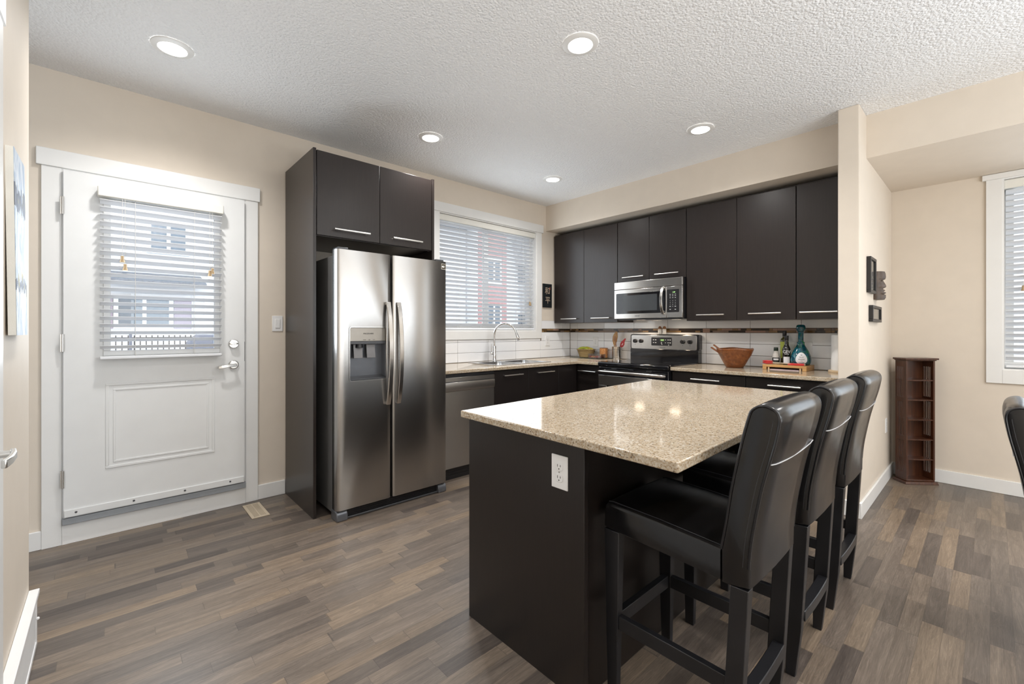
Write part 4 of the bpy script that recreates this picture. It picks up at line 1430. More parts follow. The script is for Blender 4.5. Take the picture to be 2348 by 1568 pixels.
def make_stool(name, label, cat, seat, top, stretch, loc, group, width=0.388, rot=0.0):
    t = thing(name, label, cat, loc, group, local=True, rot=rot)
    hw = width / 2
    coarse, Z = stool_profile(seat, top)
    prof = []
    nc = len(coarse)
    for i in range(nc):
        p0, p1, p2, p3 = (coarse[(i + q) % nc] for q in (-1, 0, 1, 2))
        prof.append(p1)
        if 2 <= i <= 17:                         # rounded stretch: subdivide with a smooth spline
            for s_ in (1 / 3, 2 / 3):
                prof.append(tuple(0.5 * (2 * p1[q] + (p2[q] - p0[q]) * s_ + (2 * p0[q] - 5 * p1[q] + 4 * p2[q] - p3[q]) * s_ ** 2 + (3 * p1[q] - p0[q] - 3 * p2[q] + p3[q]) * s_ ** 3) for q in (0, 1)))
    n = len(prof)
    cyp = sum(p[0] for p in prof) / n
    # back: rounded sides through inset end loops
    def inset(d):
        c = Vector((sum(p[0] for p in prof) / n, sum(p[1] for p in prof) / n))
        out = []
        for i, p in enumerate(prof):
            a, b = Vector(prof[i - 1]), Vector(prof[(i + 1) % n])
            tg = (b - a).normalized()
            nv = Vector((-tg.y, tg.x))
            q = Vector(p)
            if (q + nv * 0.001 - c).length > (q - c).length and False:
                nv = -nv
            out.append(q + nv * d)
        return out
    # orientation of the outline decides the inward side
    area = sum(prof[i - 1][0] * prof[i][1] - prof[i][0] * prof[i - 1][1] for i in range(n))
    sgn = 1 if area > 0 else -1
    rings = []
    for x, d in ((-hw, 0.010), (-hw + 0.003, 0.004), (-hw + 0.010, 0.0), (-hw * 0.5, -0.003), (0, -0.004), (hw * 0.5, -0.003), (hw - 0.010, 0.0), (hw - 0.003, 0.004), (hw, 0.010)):
        rings.append([(x, p.x, p.y) for p in inset(d * sgn)])
    bk = MB().loops(rings)
    bk = bk.build('backrest', M['leather'], t, angle=50)
    for s in (-1, 1):
        pp = inset(0.0035 * sgn)
        pts = [(s * (hw - 0.002), p.x, p.y) for p in pp[0:n - 3]]
        MB().tube(pts, 0.0035, 6).build('piping', M['piping'], bk)
        st = MB()
        pq = inset(0.018 * sgn)
        sts = [(s * (hw + 0.0006), p.x, p.y) for p in pq[29:n - 3]]
        st.tube(sts, 0.0008, 5)
        st.build('stitching', M['stitch'], bk)
    # seam across the rear of the back, sagging slightly
    zs = Z(0.893)
    sp = []
    for k in range(13):
        u = -1 + 2 * k / 12
        sag = 0.012 * (1 - u * u)
        zz = zs - sag + 0.004
        yy = None
        for a, b in zip(coarse[11:20], coarse[12:21]):
            if a[1] >= zz >= b[1]:
                yy = a[0] + (b[0] - a[0]) * (a[1] - zz) / (a[1] - b[1])
        sp.append((u * (hw - 0.002), yy - 0.0035 if abs(u) < 0.95 else yy - 0.001, zz))
    MB().tube(sp, 0.0016, 6).build('seam', simple('pale_welt', (0.50, 0.50, 0.52), 0.4) if 'pale_welt' not in bpy.data.materials else bpy.data.materials['pale_welt'], bk)
    # seat cushion
    se = MB()
    so_, sb_ = seat + 0.018, seat - 0.070
    rs = []
    for x, d in ((-hw, 0.012), (-hw + 0.004, 0.004), (-hw + 0.014, 0.0), (0, -0.004), (hw - 0.014, 0.0), (hw - 0.004, 0.004), (hw, 0.012)):
        rs.append([(x, -0.386, sb_ - 0.022 + d * 0.2), (x, -0.386, seat - 0.002 - d), (x, -0.20, so_ - 0.007 - d), (x, -0.03, so_ - d), (x, -0.012, so_ - 0.003 - d), (x, -0.003 - d * 0.5, so_ - 0.014 - d), (x, 0.0 - d * 0.5, so_ - 0.032), (x, 0.002 - d * 0.5, sb_ + 0.004), (x, -0.02, sb_)])
    se = se.loops(rs).build('seat', M['leather'], t, angle=50)
    for s in (-1, 1):
        st = MB()
        st.tube([(s * (hw - 0.013), -0.384, seat - 0.001), (s * (hw - 0.013), -0.20, so_ - 0.006), (s * (hw - 0.013), -0.03, so_ + 0.0005), (s * (hw - 0.013), -0.012, so_ - 0.003)], 0.0013, 5)
        st.build('stitching', M['stitch'], se)
    # legs
    zb = seat - 0.075
    for s in (-1, 1):
        xo, xi = s * hw, s * (hw - 0.036)
        xa, xb = min(xo, xi), max(xo, xi)
        fa, fb = min(s * (hw - 0.003), s * (hw - 0.026)), max(s * (hw - 0.003), s * (hw - 0.026))
        MB().taper((fa, fb, -0.047, -0.012, 0.0), (xa + 0.001, xb - 0.001, -0.058, -0.001, zb)).build('leg', M['stoolwood'], t, bevel=0.002)
        lg = MB()
        lg.loops([[(fa, -0.418, 0), (fb, -0.418, 0), (fb, -0.388, 0), (fa, -0.388, 0)],
                  [(xa + 0.002, -0.437, 0.17), (xb - 0.002, -0.437, 0.17), (xb - 0.002, -0.390, 0.17), (xa + 0.002, -0.390, 0.17)],
                  [(xa + 0.001, -0.458, zb - 0.02), (xb - 0.001, -0.458, zb - 0.02), (xb - 0.001, -0.412, zb - 0.02), (xa + 0.001, -0.412, zb - 0.02)]])
        lg.build('leg', M['stoolwood'], t, bevel=0.002)
        if stretch:
            sx0, sx1 = min(s * (hw - 0.008), s * (hw - 0.030)), max(s * (hw - 0.008), s * (hw - 0.030))
            MB().box(sx0, sx1, -0.405, -0.050, 0.245, 0.290).build('side_stretcher', M['stoolwood'], t, bevel=0.002)
    if stretch:
        MB().box(-hw + 0.033, hw - 0.033, -0.045, -0.020, 0.245, 0.290).build('front_stretcher', M['stoolwood'], t, bevel=0.002)
        # bowed rear stretcher
        rp = []
        for k in range(9):
            u = -1 + 2 * k / 8
            rp.append((u * (hw - 0.034), -0.425 - 0.004 * (1 - u * u), 0.215))
        MB().sweep(rp, (0, 0, 0.038), 0.036).build('rear_stretcher', M['stoolwood'], t, bevel=0.003)
    return t


SG = 'black leather bar stools along the island'
st1 = make_stool('bar_stool', 'nearest black leather bar stool, at the front corner of the island', 'bar stool', 0.645, 1.048, True, (1.24 + 0.194, 0.892, 0), SG)
dup(st1, (1.803 + 0.194, 0.895, 0), 'middle one of the black leather bar stools along the island')
dup(st1, (2.362 + 0.194, 0.895, 0), 'farthest black leather bar stool, closest to the wing wall')
make_stool('dining_chair', 'black leather dining chair cut off by the right edge of the photo', 'chair', 0.47, 0.958, False, (2.46 + 0.215, -0.565, 0), None, width=0.43, rot=PI)

# ------------------------------------------------------------------ recessed lights
for x, y, lab in ((0.245, 2.93, 'recessed ceiling light nearest the back door'), (1.835, 2.94, 'recessed ceiling light in front of the refrigerator cabinet'), (3.232, 2.935, 'smallest recessed ceiling light, in front of the kitchen window'), (1.815, 1.455, 'largest recessed ceiling light, above the island'), (3.238, 1.465, 'recessed ceiling light in front of the tall upper cabinets')):
    t = thing('recessed_light', lab, 'ceiling light', (x, y, ZC), 'recessed ceiling lights')
    MB().lathe([(0.094, ZC - 0.0005), (0.092, ZC - 0.005), (0.080, ZC - 0.010), (0.064, ZC - 0.011), (0.062, ZC - 0.006)], (x, y, 0), 40, cap=False).build('trim_ring', M['trim'], t)
    MB().lathe([(0.064, ZC - 0.007), (0.050, ZC - 0.012), (0.030, ZC - 0.0145), (0.002, ZC - 0.0152)], (x, y, 0), 36, cap=False).build('diffuser', M['lamp'], t)
    downlight((0, 0, -0.03), 46).parent = t

# ------------------------------------------------------------------ left wall: grille and painting
t = thing('return_grille', 'white return-air grille at the foot of the left wall', 'vent', (XL, 1.9, 0))
gx = XL + 0.0135
fr = MB()
gy0, gy1 = 1.28, 2.545
fr.box(gx - 0.013, gx + 0.017, gy0, gy1, 0.205, 0.222)
fr.box(gx - 0.013, gx + 0.010, gy0, gy1, 0.004, 0.022)
for y in (gy0, gy1 - 0.018):
    fr.box(gx - 0.013, gx + 0.010, y, y + 0.018, 0.022, 0.205)
fr.build('frame', M['plate'], t, bevel=0.002)
MB().box(gx - 0.013, gx - 0.010, gy0 + 0.018, gy1 - 0.018, 0.022, 0.205).build('back_plate', M['gap'], t, smooth=False)
lo_ = MB()
y = gy0 + 0.024
while y < gy1 - 0.026:
    lo_.box(gx - 0.006, gx + 0.007, y, y + 0.0045, 0.022, 0.198)
    y += 0.0085
lo_.box(gx - 0.006, gx + 0.006, gy0 + 0.018, gy1 - 0.018, 0.105, 0.112)
lo_.build('louvers', M['plate'], t, smooth=False)
MB().sphere((gx + 0.016, gy1 - 0.06, 0.13), 0.006, n=12, m=8).build('knob', M['plate'], t)

t = thing('painting', 'thick canvas painting in blue, white and black on the left wall', 'painting', (XL + 0.004, 2.02, 1.225), local=True)
t.rotation_euler = (0, math.radians(-0.7), 0)
MB().box(0.002, 0.020, 0, 0.228, 0, 0.578).build('canvas', M['canvasedge'], t, bevel=0.001)
MB().box(0.0202, 0.0212, 0.0, 0.228, 0, 0.578).build('painted_face', M['canvas'], t, smooth=False)

# floor register by the door
t = thing('floor_register', 'small tan metal floor register beside the back door', 'vent', (0.74, 3.425, 0))
rg = MB()
rx0, rx1, ry0, ry1 = 0.688, 0.795, 3.282, 3.568
for (a, b_, c, d_) in ((rx0, rx0 + 0.018, ry0, ry1), (rx1 - 0.018, rx1, ry0, ry1), (rx0 + 0.018, rx1 - 0.018, ry0, ry0 + 0.02), (rx0 + 0.018, rx1 - 0.018, ry1 - 0.02, ry1)):
    rg.box(a, b_, c, d_, 0.0002, 0.005)
rg.build('frame', M['vent'], t, bevel=0.0015)
lv_ = MB()
y = ry0 + 0.024
while y < ry1 - 0.024:
    lv_.box(rx0 + 0.018, rx1 - 0.018, y, y + 0.005, 0.001, 0.004)
    y += 0.0092
lv_.box((rx0 + rx1) / 2 - 0.003, (rx0 + rx1) / 2 + 0.003, ry0 + 0.02, ry1 - 0.02, 0.001, 0.0042)
lv_.build('louvers', M['vent'], t, smooth=False)
MB().box(rx0 + 0.018, rx1 - 0.018, ry0 + 0.02, ry1 - 0.02, 0.0002, 0.0008).build('duct_shade', simple('duct_shadow_brown', (0.10, 0.08, 0.06), 0.8), t, smooth=False)  # thin sheet coloured as the shade below the louvers

# ------------------------------------------------------------------ wall decor
t = thing('calligraphy_plaque', 'black hanging plaque with two light characters beside the kitchen window', 'sign', (3.904, YA, 1.515))
MB().box(3.826, 3.982, YA - 0.014, YA - 0.0005, 1.517, 1.803).build('board', simple('slate_black', (0.010, 0.013, 0.015), 0.4), t, bevel=0.002)
cm = simple('pale_gold_ink', (0.50, 0.40, 0.30), 0.5)
text_mesh('和', 0.092, cm, (3.902, YA - 0.0145, 1.712), (1, 0, 0), (0, 0, 1), t, 'lettering', 0.0004)
text_mesh('平', 0.092, cm, (3.907, YA - 0.0145, 1.600), (1, 0, 0), (0, 0, 1), t, 'lettering', 0.0004)
MB().box(3.942, 3.951, YA - 0.0155, YA - 0.0141, 1.733, 1.765).build('red_seal', simple('seal_red', (0.45, 0.10, 0.07), 0.5), t, smooth=False)
MB().sweep([(3.893, YA - 0.0148, 1.552), (3.903, YA - 0.0148, 1.547), (3.918, YA - 0.0148, 1.546)], (0, 0, 0.004), 0.0008).build('small_mark', simple('dim_mark', (0.10, 0.09, 0.08), 0.5), t)


def picture(label, x0, x1, z0, z1, tilt, marks):
    t = thing('picture_frame', label, 'picture', ((x0 + x1) / 2, YW0, (z0 + z1) / 2), 'small framed prints on the wing wall', local=True)
    t.rotation_euler = (0, tilt, 0)
    w2_, h2_ = (x1 - x0) / 2, (z1 - z0) / 2
    f = MB()
    ring(f, -w2_, w2_, -h2_, h2_, 0.020, -0.026, -0.001)
    f.build('frame', M['frame'], t, bevel=0.002)
    MB().box(-w2_ + 0.019, w2_ - 0.019, -0.012, -0.006, -h2_ + 0.019, h2_ - 0.019).build('print', M['paper'], t, smooth=False)
    for (a, b_, c, d_) in marks:
        MB().box(a, b_, -0.0128, -0.0121, c, d_).build('print_mark', simple('grey_print', (0.28, 0.27, 0.29), 0.8), t, smooth=False)
    MB().box(-w2_ + 0.019, w2_ - 0.019, -0.018, -0.016, -h2_ + 0.019, h2_ - 0.019).build('glazing', M['glass'], t, smooth=False)
    return t


picture('upright black picture frame at left of the carved face, on the wing wall', 3.885, 4.10, 1.505, 1.755, math.radians(0.5), [(0.01, 0.06, -0.06, -0.02), (0.03, 0.07, 0.0, 0.04)])
picture('small black picture frame hung below the carved face', 3.965, 4.32, 1.302, 1.418, math.radians(0.5), [])

# carved face
t = thing('carved_mask', 'dark carved wooden face hung beside the upright picture frame', 'mask', (4.215, YW0, 1.468), local=True)
pm_ = [(0.0, 0.0), (-0.055, 0.0), (-0.063, 0.012), (-0.064, 0.032), (-0.060, 0.036), (-0.050, 0.040), (-0.063, 0.046), (-0.064, 0.052), (-0.052, 0.057), (-0.052, 0.062), (-0.060, 0.066), (-0.058, 0.071), (-0.046, 0.077), (-0.046, 0.083), (-0.062, 0.089), (-0.066, 0.098), (-0.060, 0.115), (-0.052, 0.130), (-0.046, 0.139), (-0.042, 0.143), (-0.060, 0.150), (-0.064, 0.165), (-0.062, 0.190), (-0.057, 0.206), (0.0, 0.206)]
mm = MB()
rings = []
for x, f in ((-0.066, 0.28), (-0.056, 0.62), (-0.036, 0.84), (-0.014, 0.97), (0, 1.0), (0.014, 0.97), (0.036, 0.84), (0.056, 0.62), (0.066, 0.28)):
    g = abs(x) / 0.066
    rr = []
    for (yy, zz) in pm_:
        # the sides stay a plain block: blend the carved outline toward a smooth one
        flat = -0.056 if 0.004 < zz < 0.203 else yy
        q = yy * (1 - 0.75 * g) + flat * 0.75 * g if yy < -0.001 else yy
        rr.append((x, q * f if yy < -0.001 else -0.001, zz))
    rings.append(rr)
mm.loops(rings)
mk = mm.build('face', M['mask'], t, angle=60)
for s in (-1, 1):
    MB().sphere((s * 0.028, -0.040, 0.136), 0.012, (1.3, 0.6, 0.6), 12, 8).build('eye', M['stem'], mk)

# ------------------------------------------------------------------ wooden shelf tower (turned into the corner)
t = thing('shelf_tower', 'slatted dark-red wooden media shelf tower standing in the dining corner', 'shelf', (4.866, 0.430, 0), local=True, rot=math.radians(-47.1))
hw, hd_ = 0.108, 0.056
H0, H1 = 0.035, 0.995
pl = MB()
pl.taper((-hw - 0.018, hw + 0.018, -hd_ - 0.018, hd_ + 0.006, 0.0), (-hw - 0.012, hw + 0.012, -hd_ - 0.012, hd_ + 0.004, 0.022))
pl.box(-hw, hw, -hd_, hd_, 0.022, H0)
pl.build('plinth', M['mahogany'], t, bevel=0.003)
tp_ = MB()
tp_.box(-hw - 0.018, hw + 0.018, -hd_ - 0.018, hd_ + 0.006, H1 + 0.008, H1 + 0.022)
tp_.box(-hw - 0.008, hw + 0.008, -hd_ - 0.008, hd_ + 0.002, H1, H1 + 0.008)
tp_.build('top', M['mahogany'], t, bevel=0.003)
MB().box(-hw + 0.012, hw - 0.012, hd_ - 0.008, hd_, H0, H1).build('back_panel', M['mahogany'], t, smooth=False)
for s in (-1, 1):
    sd = MB()
    xa, xb = min(s * hw, s * (hw - 0.012)), max(s * hw, s * (hw - 0.012))
    sd.box(xa, xb, -hd_, -hd_ + 0.022, H0, H1)
    sd.box(xa, xb, hd_ - 0.018, hd_, H0, H1)
    for z0, z1 in ((H0, H0 + 0.05), (0.345, 0.385), (0.660, 0.700), (H1 - 0.05, H1)):
        sd.box(xa, xb, -hd_ + 0.022, hd_ - 0.018, z0, z1)
    for k in range(4):
        y = -hd_ + 0.027 + k * 0.0165
        sd.box(xa + 0.003, xb - 0.003, y, y + 0.0075, H0 + 0.05, H1 - 0.05)
    sd.build('slatted_side', M['mahogany'], t, smooth=False)
for k in range(1, 6):
    z = H0 + (H1 - H0) * k / 6 - 0.004
    MB().box(-hw + 0.0125, hw - 0.0125, -hd_ + 0.002, hd_ - 0.0085, z, z + 0.010).build('shelf', M['mahogany'], t, bevel=0.001)

# ------------------------------------------------------------------ things on the worktops
ZW = 0.9125
# glass tray with fruit
tr = MB()
tr.prism(rrect(4.095, 4.315, 2.985, 3.45, 0.02), ZW + 0.003, ZW + 0.0075, 'z')
for x in (4.12, 4.29):
    for y in (3.02, 3.42):
        tr.cyl((x, y, ZW), (x, y, ZW + 0.003), 0.006, n=10)
tag(tr.build('glass_tray', M['greenglass'], None, bevel=0.001), 'clear glass tray under the fruit basket in the counter corner', 'tray')
ZT = ZW + 0.0078
bk = thing('fruit_basket', 'oval woven straw basket holding bananas on the glass tray', 'basket', (4.225, 3.300, ZT))
MB().lathe([(0.055, 0.0), (0.062, 0.004), (0.072, 0.045), (0.083, 0.086), (0.086, 0.090), (0.083, 0.093), (0.079, 0.088), (0.068, 0.045), (0.056, 0.008), (0.01, 0.006)], (4.225, 3.300, ZT), 36, 0.95, 1.45).build('bowl', M['wicker'], bk)
rp = [(4.225 + 0.0815 * math.cos(2 * PI * k / 32), 3.300 + 0.1235 * math.sin(2 * PI * k / 32), ZT + 0.0915 + 0.002 * (k % 2)) for k in range(33)]
MB().tube(rp, 0.0055, 8).build('braided_rim', M['wicker'], bk)
bp = [(4.225 + 0.056 * math.cos(2 * PI * k / 32), 3.300 + 0.084 * math.sin(2 * PI * k / 32), ZT + 0.006 + 0.002 * (k % 2)) for k in range(33)]
MB().tube(bp, 0.006, 8).build('braided_foot', M['wicker'], bk)


def banana(label, c, ang, col, L=0.075, bend=0.035, tilt=0.0):
    t = thing('banana', label, 'fruit', c, 'bananas in the straw basket')
    pts, rad = [], []
    for k in range(11):
        s = k / 10
        a = -0.8 + 1.6 * s
        u = L * math.sin(a) / math.sin(0.8)
        w_ = bend * (math.cos(a) - math.cos(0.8)) / (1 - math.cos(0.8))
        pts.append((c[0] + w_ * 0.25, c[1] - u, c[2] + 0.018 + w_ * 0.6 + tilt * s))
        rad.append(0.0165 * min(1, 0.35 + 3.2 * s * (1.06 - s)))
    R = Matrix.Rotation(ang, 3, 'Z')
    C0 = Vector(c)
    pts = [C0 + R @ (Vector(p) - C0) for p in pts]
    MB().tube(pts, rad, 7).build('skin', col, t, angle=30)
    e, p2 = Vector(pts[-1]), Vector(pts[-2])
    d = (e - p2).normalized()
    MB().tube([e - d * 0.002, e + d * 0.012, e + d * 0.024 + Vector((0, 0, 0.002))], [0.0075, 0.0055, 0.006], 6).build('stem', M['stem'], t)


banana('greenish banana lying uppermost at left in the straw basket', (4.195, 3.325, ZT + 0.066), 0.10, M['bananagreen'], tilt=0.010)
banana('yellow banana behind the greenish one in the basket', (4.250, 3.320, ZT + 0.064), -0.12, M['banana'], tilt=0.012)
banana('short yellow banana at the right end of the basket', (4.222, 3.245, ZT + 0.064), 0.25, M['banana'], 0.05, 0.03)

cd = thing('candle_jar', 'mottled orange candle jar behind the tomato box', 'candle', (4.268, 3.075, ZT))
MB().lathe([(0.042, 0.0), (0.046, 0.004), (0.046, 0.112), (0.044, 0.114), (0.042, 0.110), (0.042, 0.085), (0.004, 0.085)], (4.268, 3.075, ZT), 30).build('jar', M['candle'], cd)
MB().lathe([(0.0462, 0.111), (0.0475, 0.112), (0.0475, 0.116), (0.043, 0.116), (0.043, 0.111)], (4.268, 3.075, ZT), 30, cap=False).build('rim', M['brownlid'], cd)

bx = thing('tomato_box', 'clear plastic box of tomatoes at the front of the glass tray', 'box', (4.150, 3.085, ZT))
b_ = MB()
x0, x1, y0, y1 = 4.108, 4.192, 2.995, 3.178
b_.box(x0, x1, y0, y1, ZT, ZT + 0.0012)
for (a, c, d, e) in ((x0, x0 + 0.001, y0, y1), (x1 - 0.001, x1, y0, y1), (x0, x1, y0, y0 + 0.001), (x0, x1, y1 - 0.001, y1)):
    b_.box(a, c, d, e, ZT + 0.0012, ZT + 0.045)
b_.build('base', M['clearplastic'], bx, smooth=False)
MB().box(x0 - 0.002, x1 + 0.002, y0 - 0.002, y1 + 0.002, ZT + 0.0452, ZT + 0.050).build('lid', M['clearplastic'], bx, bevel=0.001)
cols = [M['cherryred'], M['cherryred'], M['tomato'], M['tomato'], M['orangefruit'], M['orangefruit'], M['tomato']]
nm = {id(M['cherryred']): 'deep red', id(M['tomato']): 'red', id(M['orangefruit']): 'orange'}
first = {}
places = ['rightmost in', 'second from right in', 'third from right in', 'middle of', 'fifth from right in', 'sixth from right in', 'leftmost in']
for k in range(7):
    y = y0 + 0.015 + k * 0.0252
    for r_ in range(2):
        x = x0 + 0.022 + r_ * 0.038
        col = cols[k]
        o = MB().sphere((x, y, ZT + 0.0138), 0.0122, (1, 1, 0.98), 14, 8).build('cherry_tomato', col, None)
        row = 'front' if r_ == 0 else 'back'
        tag(o, '%s cherry tomato, %s the %s row of the clear box' % (nm[id(col)], places[k], row), 'tomato', 'cherry tomatoes in the clear box')
        MB().cyl((x, y, ZT + 0.0255), (x, y, ZT + 0.028), 0.0025, n=8).build('stem', M['stem'], o)

# utensil holder
uc = (4.250, 2.880)
uh = thing('utensil_holder', 'perforated stainless utensil holder left of the range', 'holder', (*uc, ZW))
pot = MB().lathe([(0.050, 0.0), (0.054, 0.002), (0.054, 0.142), (0.0555, 0.144), (0.053, 0.1445), (0.0525, 0.142), (0.0525, 0.004), (0.01, 0.003)], (*uc, ZW), 36).build('pot', M['steel2'], uh)
hm = MB()
for a_ in range(10):
    base_a = 2 * PI * a_ / 10
    for q in (-0.11, 0.11):
        for k in range(6):
            a = base_a + q
            p = Vector((uc[0] + 0.0541 * math.cos(a), uc[1] + 0.0541 * math.sin(a), ZW + 0.028 + 0.017 * k))
            n = Vector((math.cos(a), math.sin(a), 0))
            hm.cyl(p - n * 0.0006, p + n * 0.0004, 0.0036, n=10)
hm.build('perforations', M['gap'], pot)


def stick(name, label, p0, p1, r, mat, cat='utensil'):
    t = thing(name, label, cat, p0, 'cooking utensils in the steel holder')
    MB().tube([p0, Vector(p0) * 0.5 + Vector(p1) * 0.5, p1], [r, r * 0.9, r * 0.85], 10).build('handle', mat, t)
    return t


zb_ = ZW + 0.006
# wooden spatula with a broad leaf-shaped head
t = thing('wooden_spatula', 'broad wooden spatula in the steel utensil holder', 'utensil', (4.245, 2.885, zb_), 'cooking utensils in the steel holder')
MB().tube([(4.245, 2.875, zb_), (4.25, 2.915, zb_ + 0.15)], [0.006, 0.007], 10).build('handle', M['spoonwood'], t)
ol = [(0.0, 0.0), (0.018, 0.02), (0.036, 0.06), (0.040, 0.10), (0.030, 0.135), (0.010, 0.165), (0.0, 0.170), (-0.012, 0.155), (-0.022, 0.11), (-0.022, 0.06), (-0.012, 0.02)]
h_ = MB()
R = Matrix.Rotation(0.20, 3, 'X')
c0 = Vector((4.250, 2.915, zb_ + 0.145))
h_.loops([[c0 + R @ Vector((xx, u, v)) for u, v in ol] for xx in (-0.004, 0.004)])
h_.build('head', M['spoonwood'], t, bevel=0.0015)
t = thing('wooden_spoon', 'dark wooden spoon in front of the broad spatula in the holder', 'utensil', (4.225, 2.87, zb_), 'cooking utensils in the steel holder')
MB().tube([(4.225, 2.865, zb_), (4.222, 2.878, zb_ + 0.20)], [0.005, 0.006], 10).build('handle', M['brownlid'], t)
MB().sphere((4.221, 2.887, zb_ + 0.228), 0.019, (0.3, 0.75, 1.6), 14, 10).build('bowl', M['brownlid'], t)
t = thing('red_slotted_turner', 'red slotted silicone turner leaning right in the steel holder', 'utensil', (4.255, 2.845, zb_), 'cooking utensils in the steel holder')
MB().tube([(4.255, 2.875, zb_), (4.255, 2.842, zb_ + 0.135)], [0.005, 0.006], 10).build('handle', M['darkred'], t)
ol = [(-0.006, 0.0), (-0.026, 0.03), (-0.026, 0.06), (-0.010, 0.085), (-0.004, 0.125), (0.008, 0.125), (0.020, 0.085), (0.026, 0.05), (0.014, 0.02), (0.006, 0.0)]
R = Matrix.Rotation(0.62, 3, 'X')
c0 = Vector((4.255, 2.842, zb_ + 0.128))
h_ = MB()
h_.loops([[c0 + R @ Vector((xx, u, v)) for u, v in ol] for xx in (-0.003, 0.003)])
rh = h_.build('head', M['darkred'], t, bevel=0.0012)
h_ = MB()
h_.obox(c0 + R @ Vector((-0.0035, -0.004, 0.05)), (0.001, 0.006, 0.026), R)
h_.build('slot', M['plate'], rh, smooth=False)
t = thing('wire_whisk', 'small wire whisk at left in the steel utensil holder', 'utensil', (4.275, 2.895, zb_), 'cooking utensils in the steel holder')
MB().tube([(4.275, 2.895, zb_), (4.275, 2.926, zb_ + 0.135)], [0.0045, 0.0045], 8).build('handle', M['nickel'], t)
wh = MB()
for k in range(3):
    a = PI * k / 3
    pts = []
    for q in range(13):
        u = 2 * PI * q / 12
        rr = 0.015 * math.sin(u)
        pts.append((4.275 + rr * math.sin(a), 2.927 + rr * math.cos(a) + 0.007 * (1 - math.cos(u)), zb_ + 0.150 + 0.026 * (1 - math.cos(u)) - 0.012))
    wh.tube(pts, 0.0009, 5)
wh.build('wires', M['nickel'], t)

# shakers on the range backguard
for y, lab in ((2.374, 'left one of two small white-and-brown shakers on top of the range'), (2.324, 'right one of two small white-and-brown shakers on top of the range')):
    t = thing('spice_shaker', lab, 'shaker', (4.292, y, 1.2005), 'shakers on the range')
    MB().lathe([(0.018, 0.0), (0.020, 0.003), (0.020, 0.050), (0.018, 0.054)], (4.292, y, 1.2005), 22).build('jar', M['porcelain'], t)
    MB().lathe([(0.0185, 0.0545), (0.019, 0.066), (0.014, 0.078), (0.006, 0.084), (0.001, 0.085)], (4.292, y, 1.2005), 22).build('lid', M['brownlid'], t)

# wooden bowl with servers
bc = (4.085, 1.543, ZW)
t = thing('wooden_bowl', 'large squared walnut salad bowl on the right worktop', 'bowl', bc)
bm_ = MB()
rings = []
for r, z in ((0.066, 0.0), (0.072, 0.004), (0.098, 0.055), (0.128, 0.115), (0.142, 0.150), (0.146, 0.165), (0.144, 0.170), (0.139, 0.166), (0.120, 0.115), (0.092, 0.055), (0.066, 0.012), (0.012, 0.010)):
    rg_ = []
    for k in range(48):
        a = 2 * PI * k / 48
        f = (abs(math.cos(a)) ** 3.2 + abs(math.sin(a)) ** 3.2) ** (-1 / 3.2)
        f = 1 + (f - 1) * min(1, z / 0.10) * 0.9
        zz = z + (0.004 * math.cos(4 * a) * (z / 0.17) if z > 0.02 else 0)
        rg_.append((bc[0] + r * f * math.cos(a + 0.5), bc[1] + r * f * math.sin(a + 0.5), bc[2] + zz))
    rings.append(rg_)
bm_.loops(rings)
bm_.build('bowl', M['bowlwood'], t, angle=60)
for k, (lab, dz, dx) in enumerate((('upper one of two wooden salad servers in the walnut bowl', 0.012, 0.0), ('lower one of two wooden salad servers in the walnut bowl', -0.010, -0.052))):
    p0 = Vector((4.075 + dx, 1.530, ZW + 0.045 + k * 0.0))
    p1 = Vector((4.060 + dx, 1.716, ZW + 0.186 + dz))
    o = thing('salad_server', lab, 'utensil', p0, 'salad servers in the wooden bowl')
    MB().sweep([p0, p0 * 0.5 + p1 * 0.5 + Vector((0, 0, 0.004)), p1], (0.024, 0, 0), 0.010).build('handle', M['bowlwood'], o, bevel=0.002)
    MB().sphere(p0, 0.022, (0.9, 1.1, 0.35), 14, 8, Matrix.Rotation(0.65, 3, 'X')).build('head', M['bowlwood'], o)

# cutting board, tongs, bottles
bX0, bX1, bY0, bY1 = 4.085, 4.312, 0.998, 1.318
t = thing('cutting_board', 'raised bamboo cutting board carrying the bottles on the right worktop', 'cutting board', (4.2, 1.158, ZW))
MB().box(bX0, bX1, bY0, bY1, ZW + 0.022, ZW + 0.042).build('top', M['bamboo'], t, bevel=0.002)
for y0, y1 in ((bY0, bY0 + 0.03), (bY1 - 0.03, bY1)):
    MB().box(bX0, bX1, y0, y1, ZW, ZW + 0.0218).build('foot', M['bamboo'], t, bevel=0.002)
for y in (bY0 + 0.045, bY1 - 0.045):
    MB().cyl((bX0 + 0.01, y, ZW), (bX0 + 0.01, y, ZW + 0.0218), 0.007, n=14).build('rubber_foot', M['lightwood'], t)
pb = MB()
pb.box(bX0 + 0.006, bX1 - 0.04, bY0 + 0.055, bY1 - 0.055, ZW + 0.0003, ZW + 0.006)
tag(pb.build('folded_booklet', simple('pink_white_paper', (0.62, 0.50, 0.54), 0.6, var=0.25, scale=18), None), 'thin pinkish booklet tucked under the bamboo board', 'booklet')
ZBd = ZW + 0.0422
t = thing('silicone_tongs', 'red-tipped steel tongs lying along the front of the bamboo board', 'tongs', (4.105, 1.16, ZBd))
tg = MB()
tg.sweep([(4.105, 1.245, ZBd + 0.016), (4.108, 1.05, ZBd + 0.009), (4.108, 1.01, ZBd + 0.008)], (0.016, 0, 0), 0.004)
tg.sweep([(4.105, 1.245, ZBd + 0.020), (4.108, 1.05, ZBd + 0.013), (4.108, 1.01, ZBd + 0.0125)], (0.016, 0, 0), 0.003)
tg.build('arms', M['lightwood'] if False else simple('champagne_steel', (0.72, 0.62, 0.48), 0.3, 0.6), t, bevel=0.001)
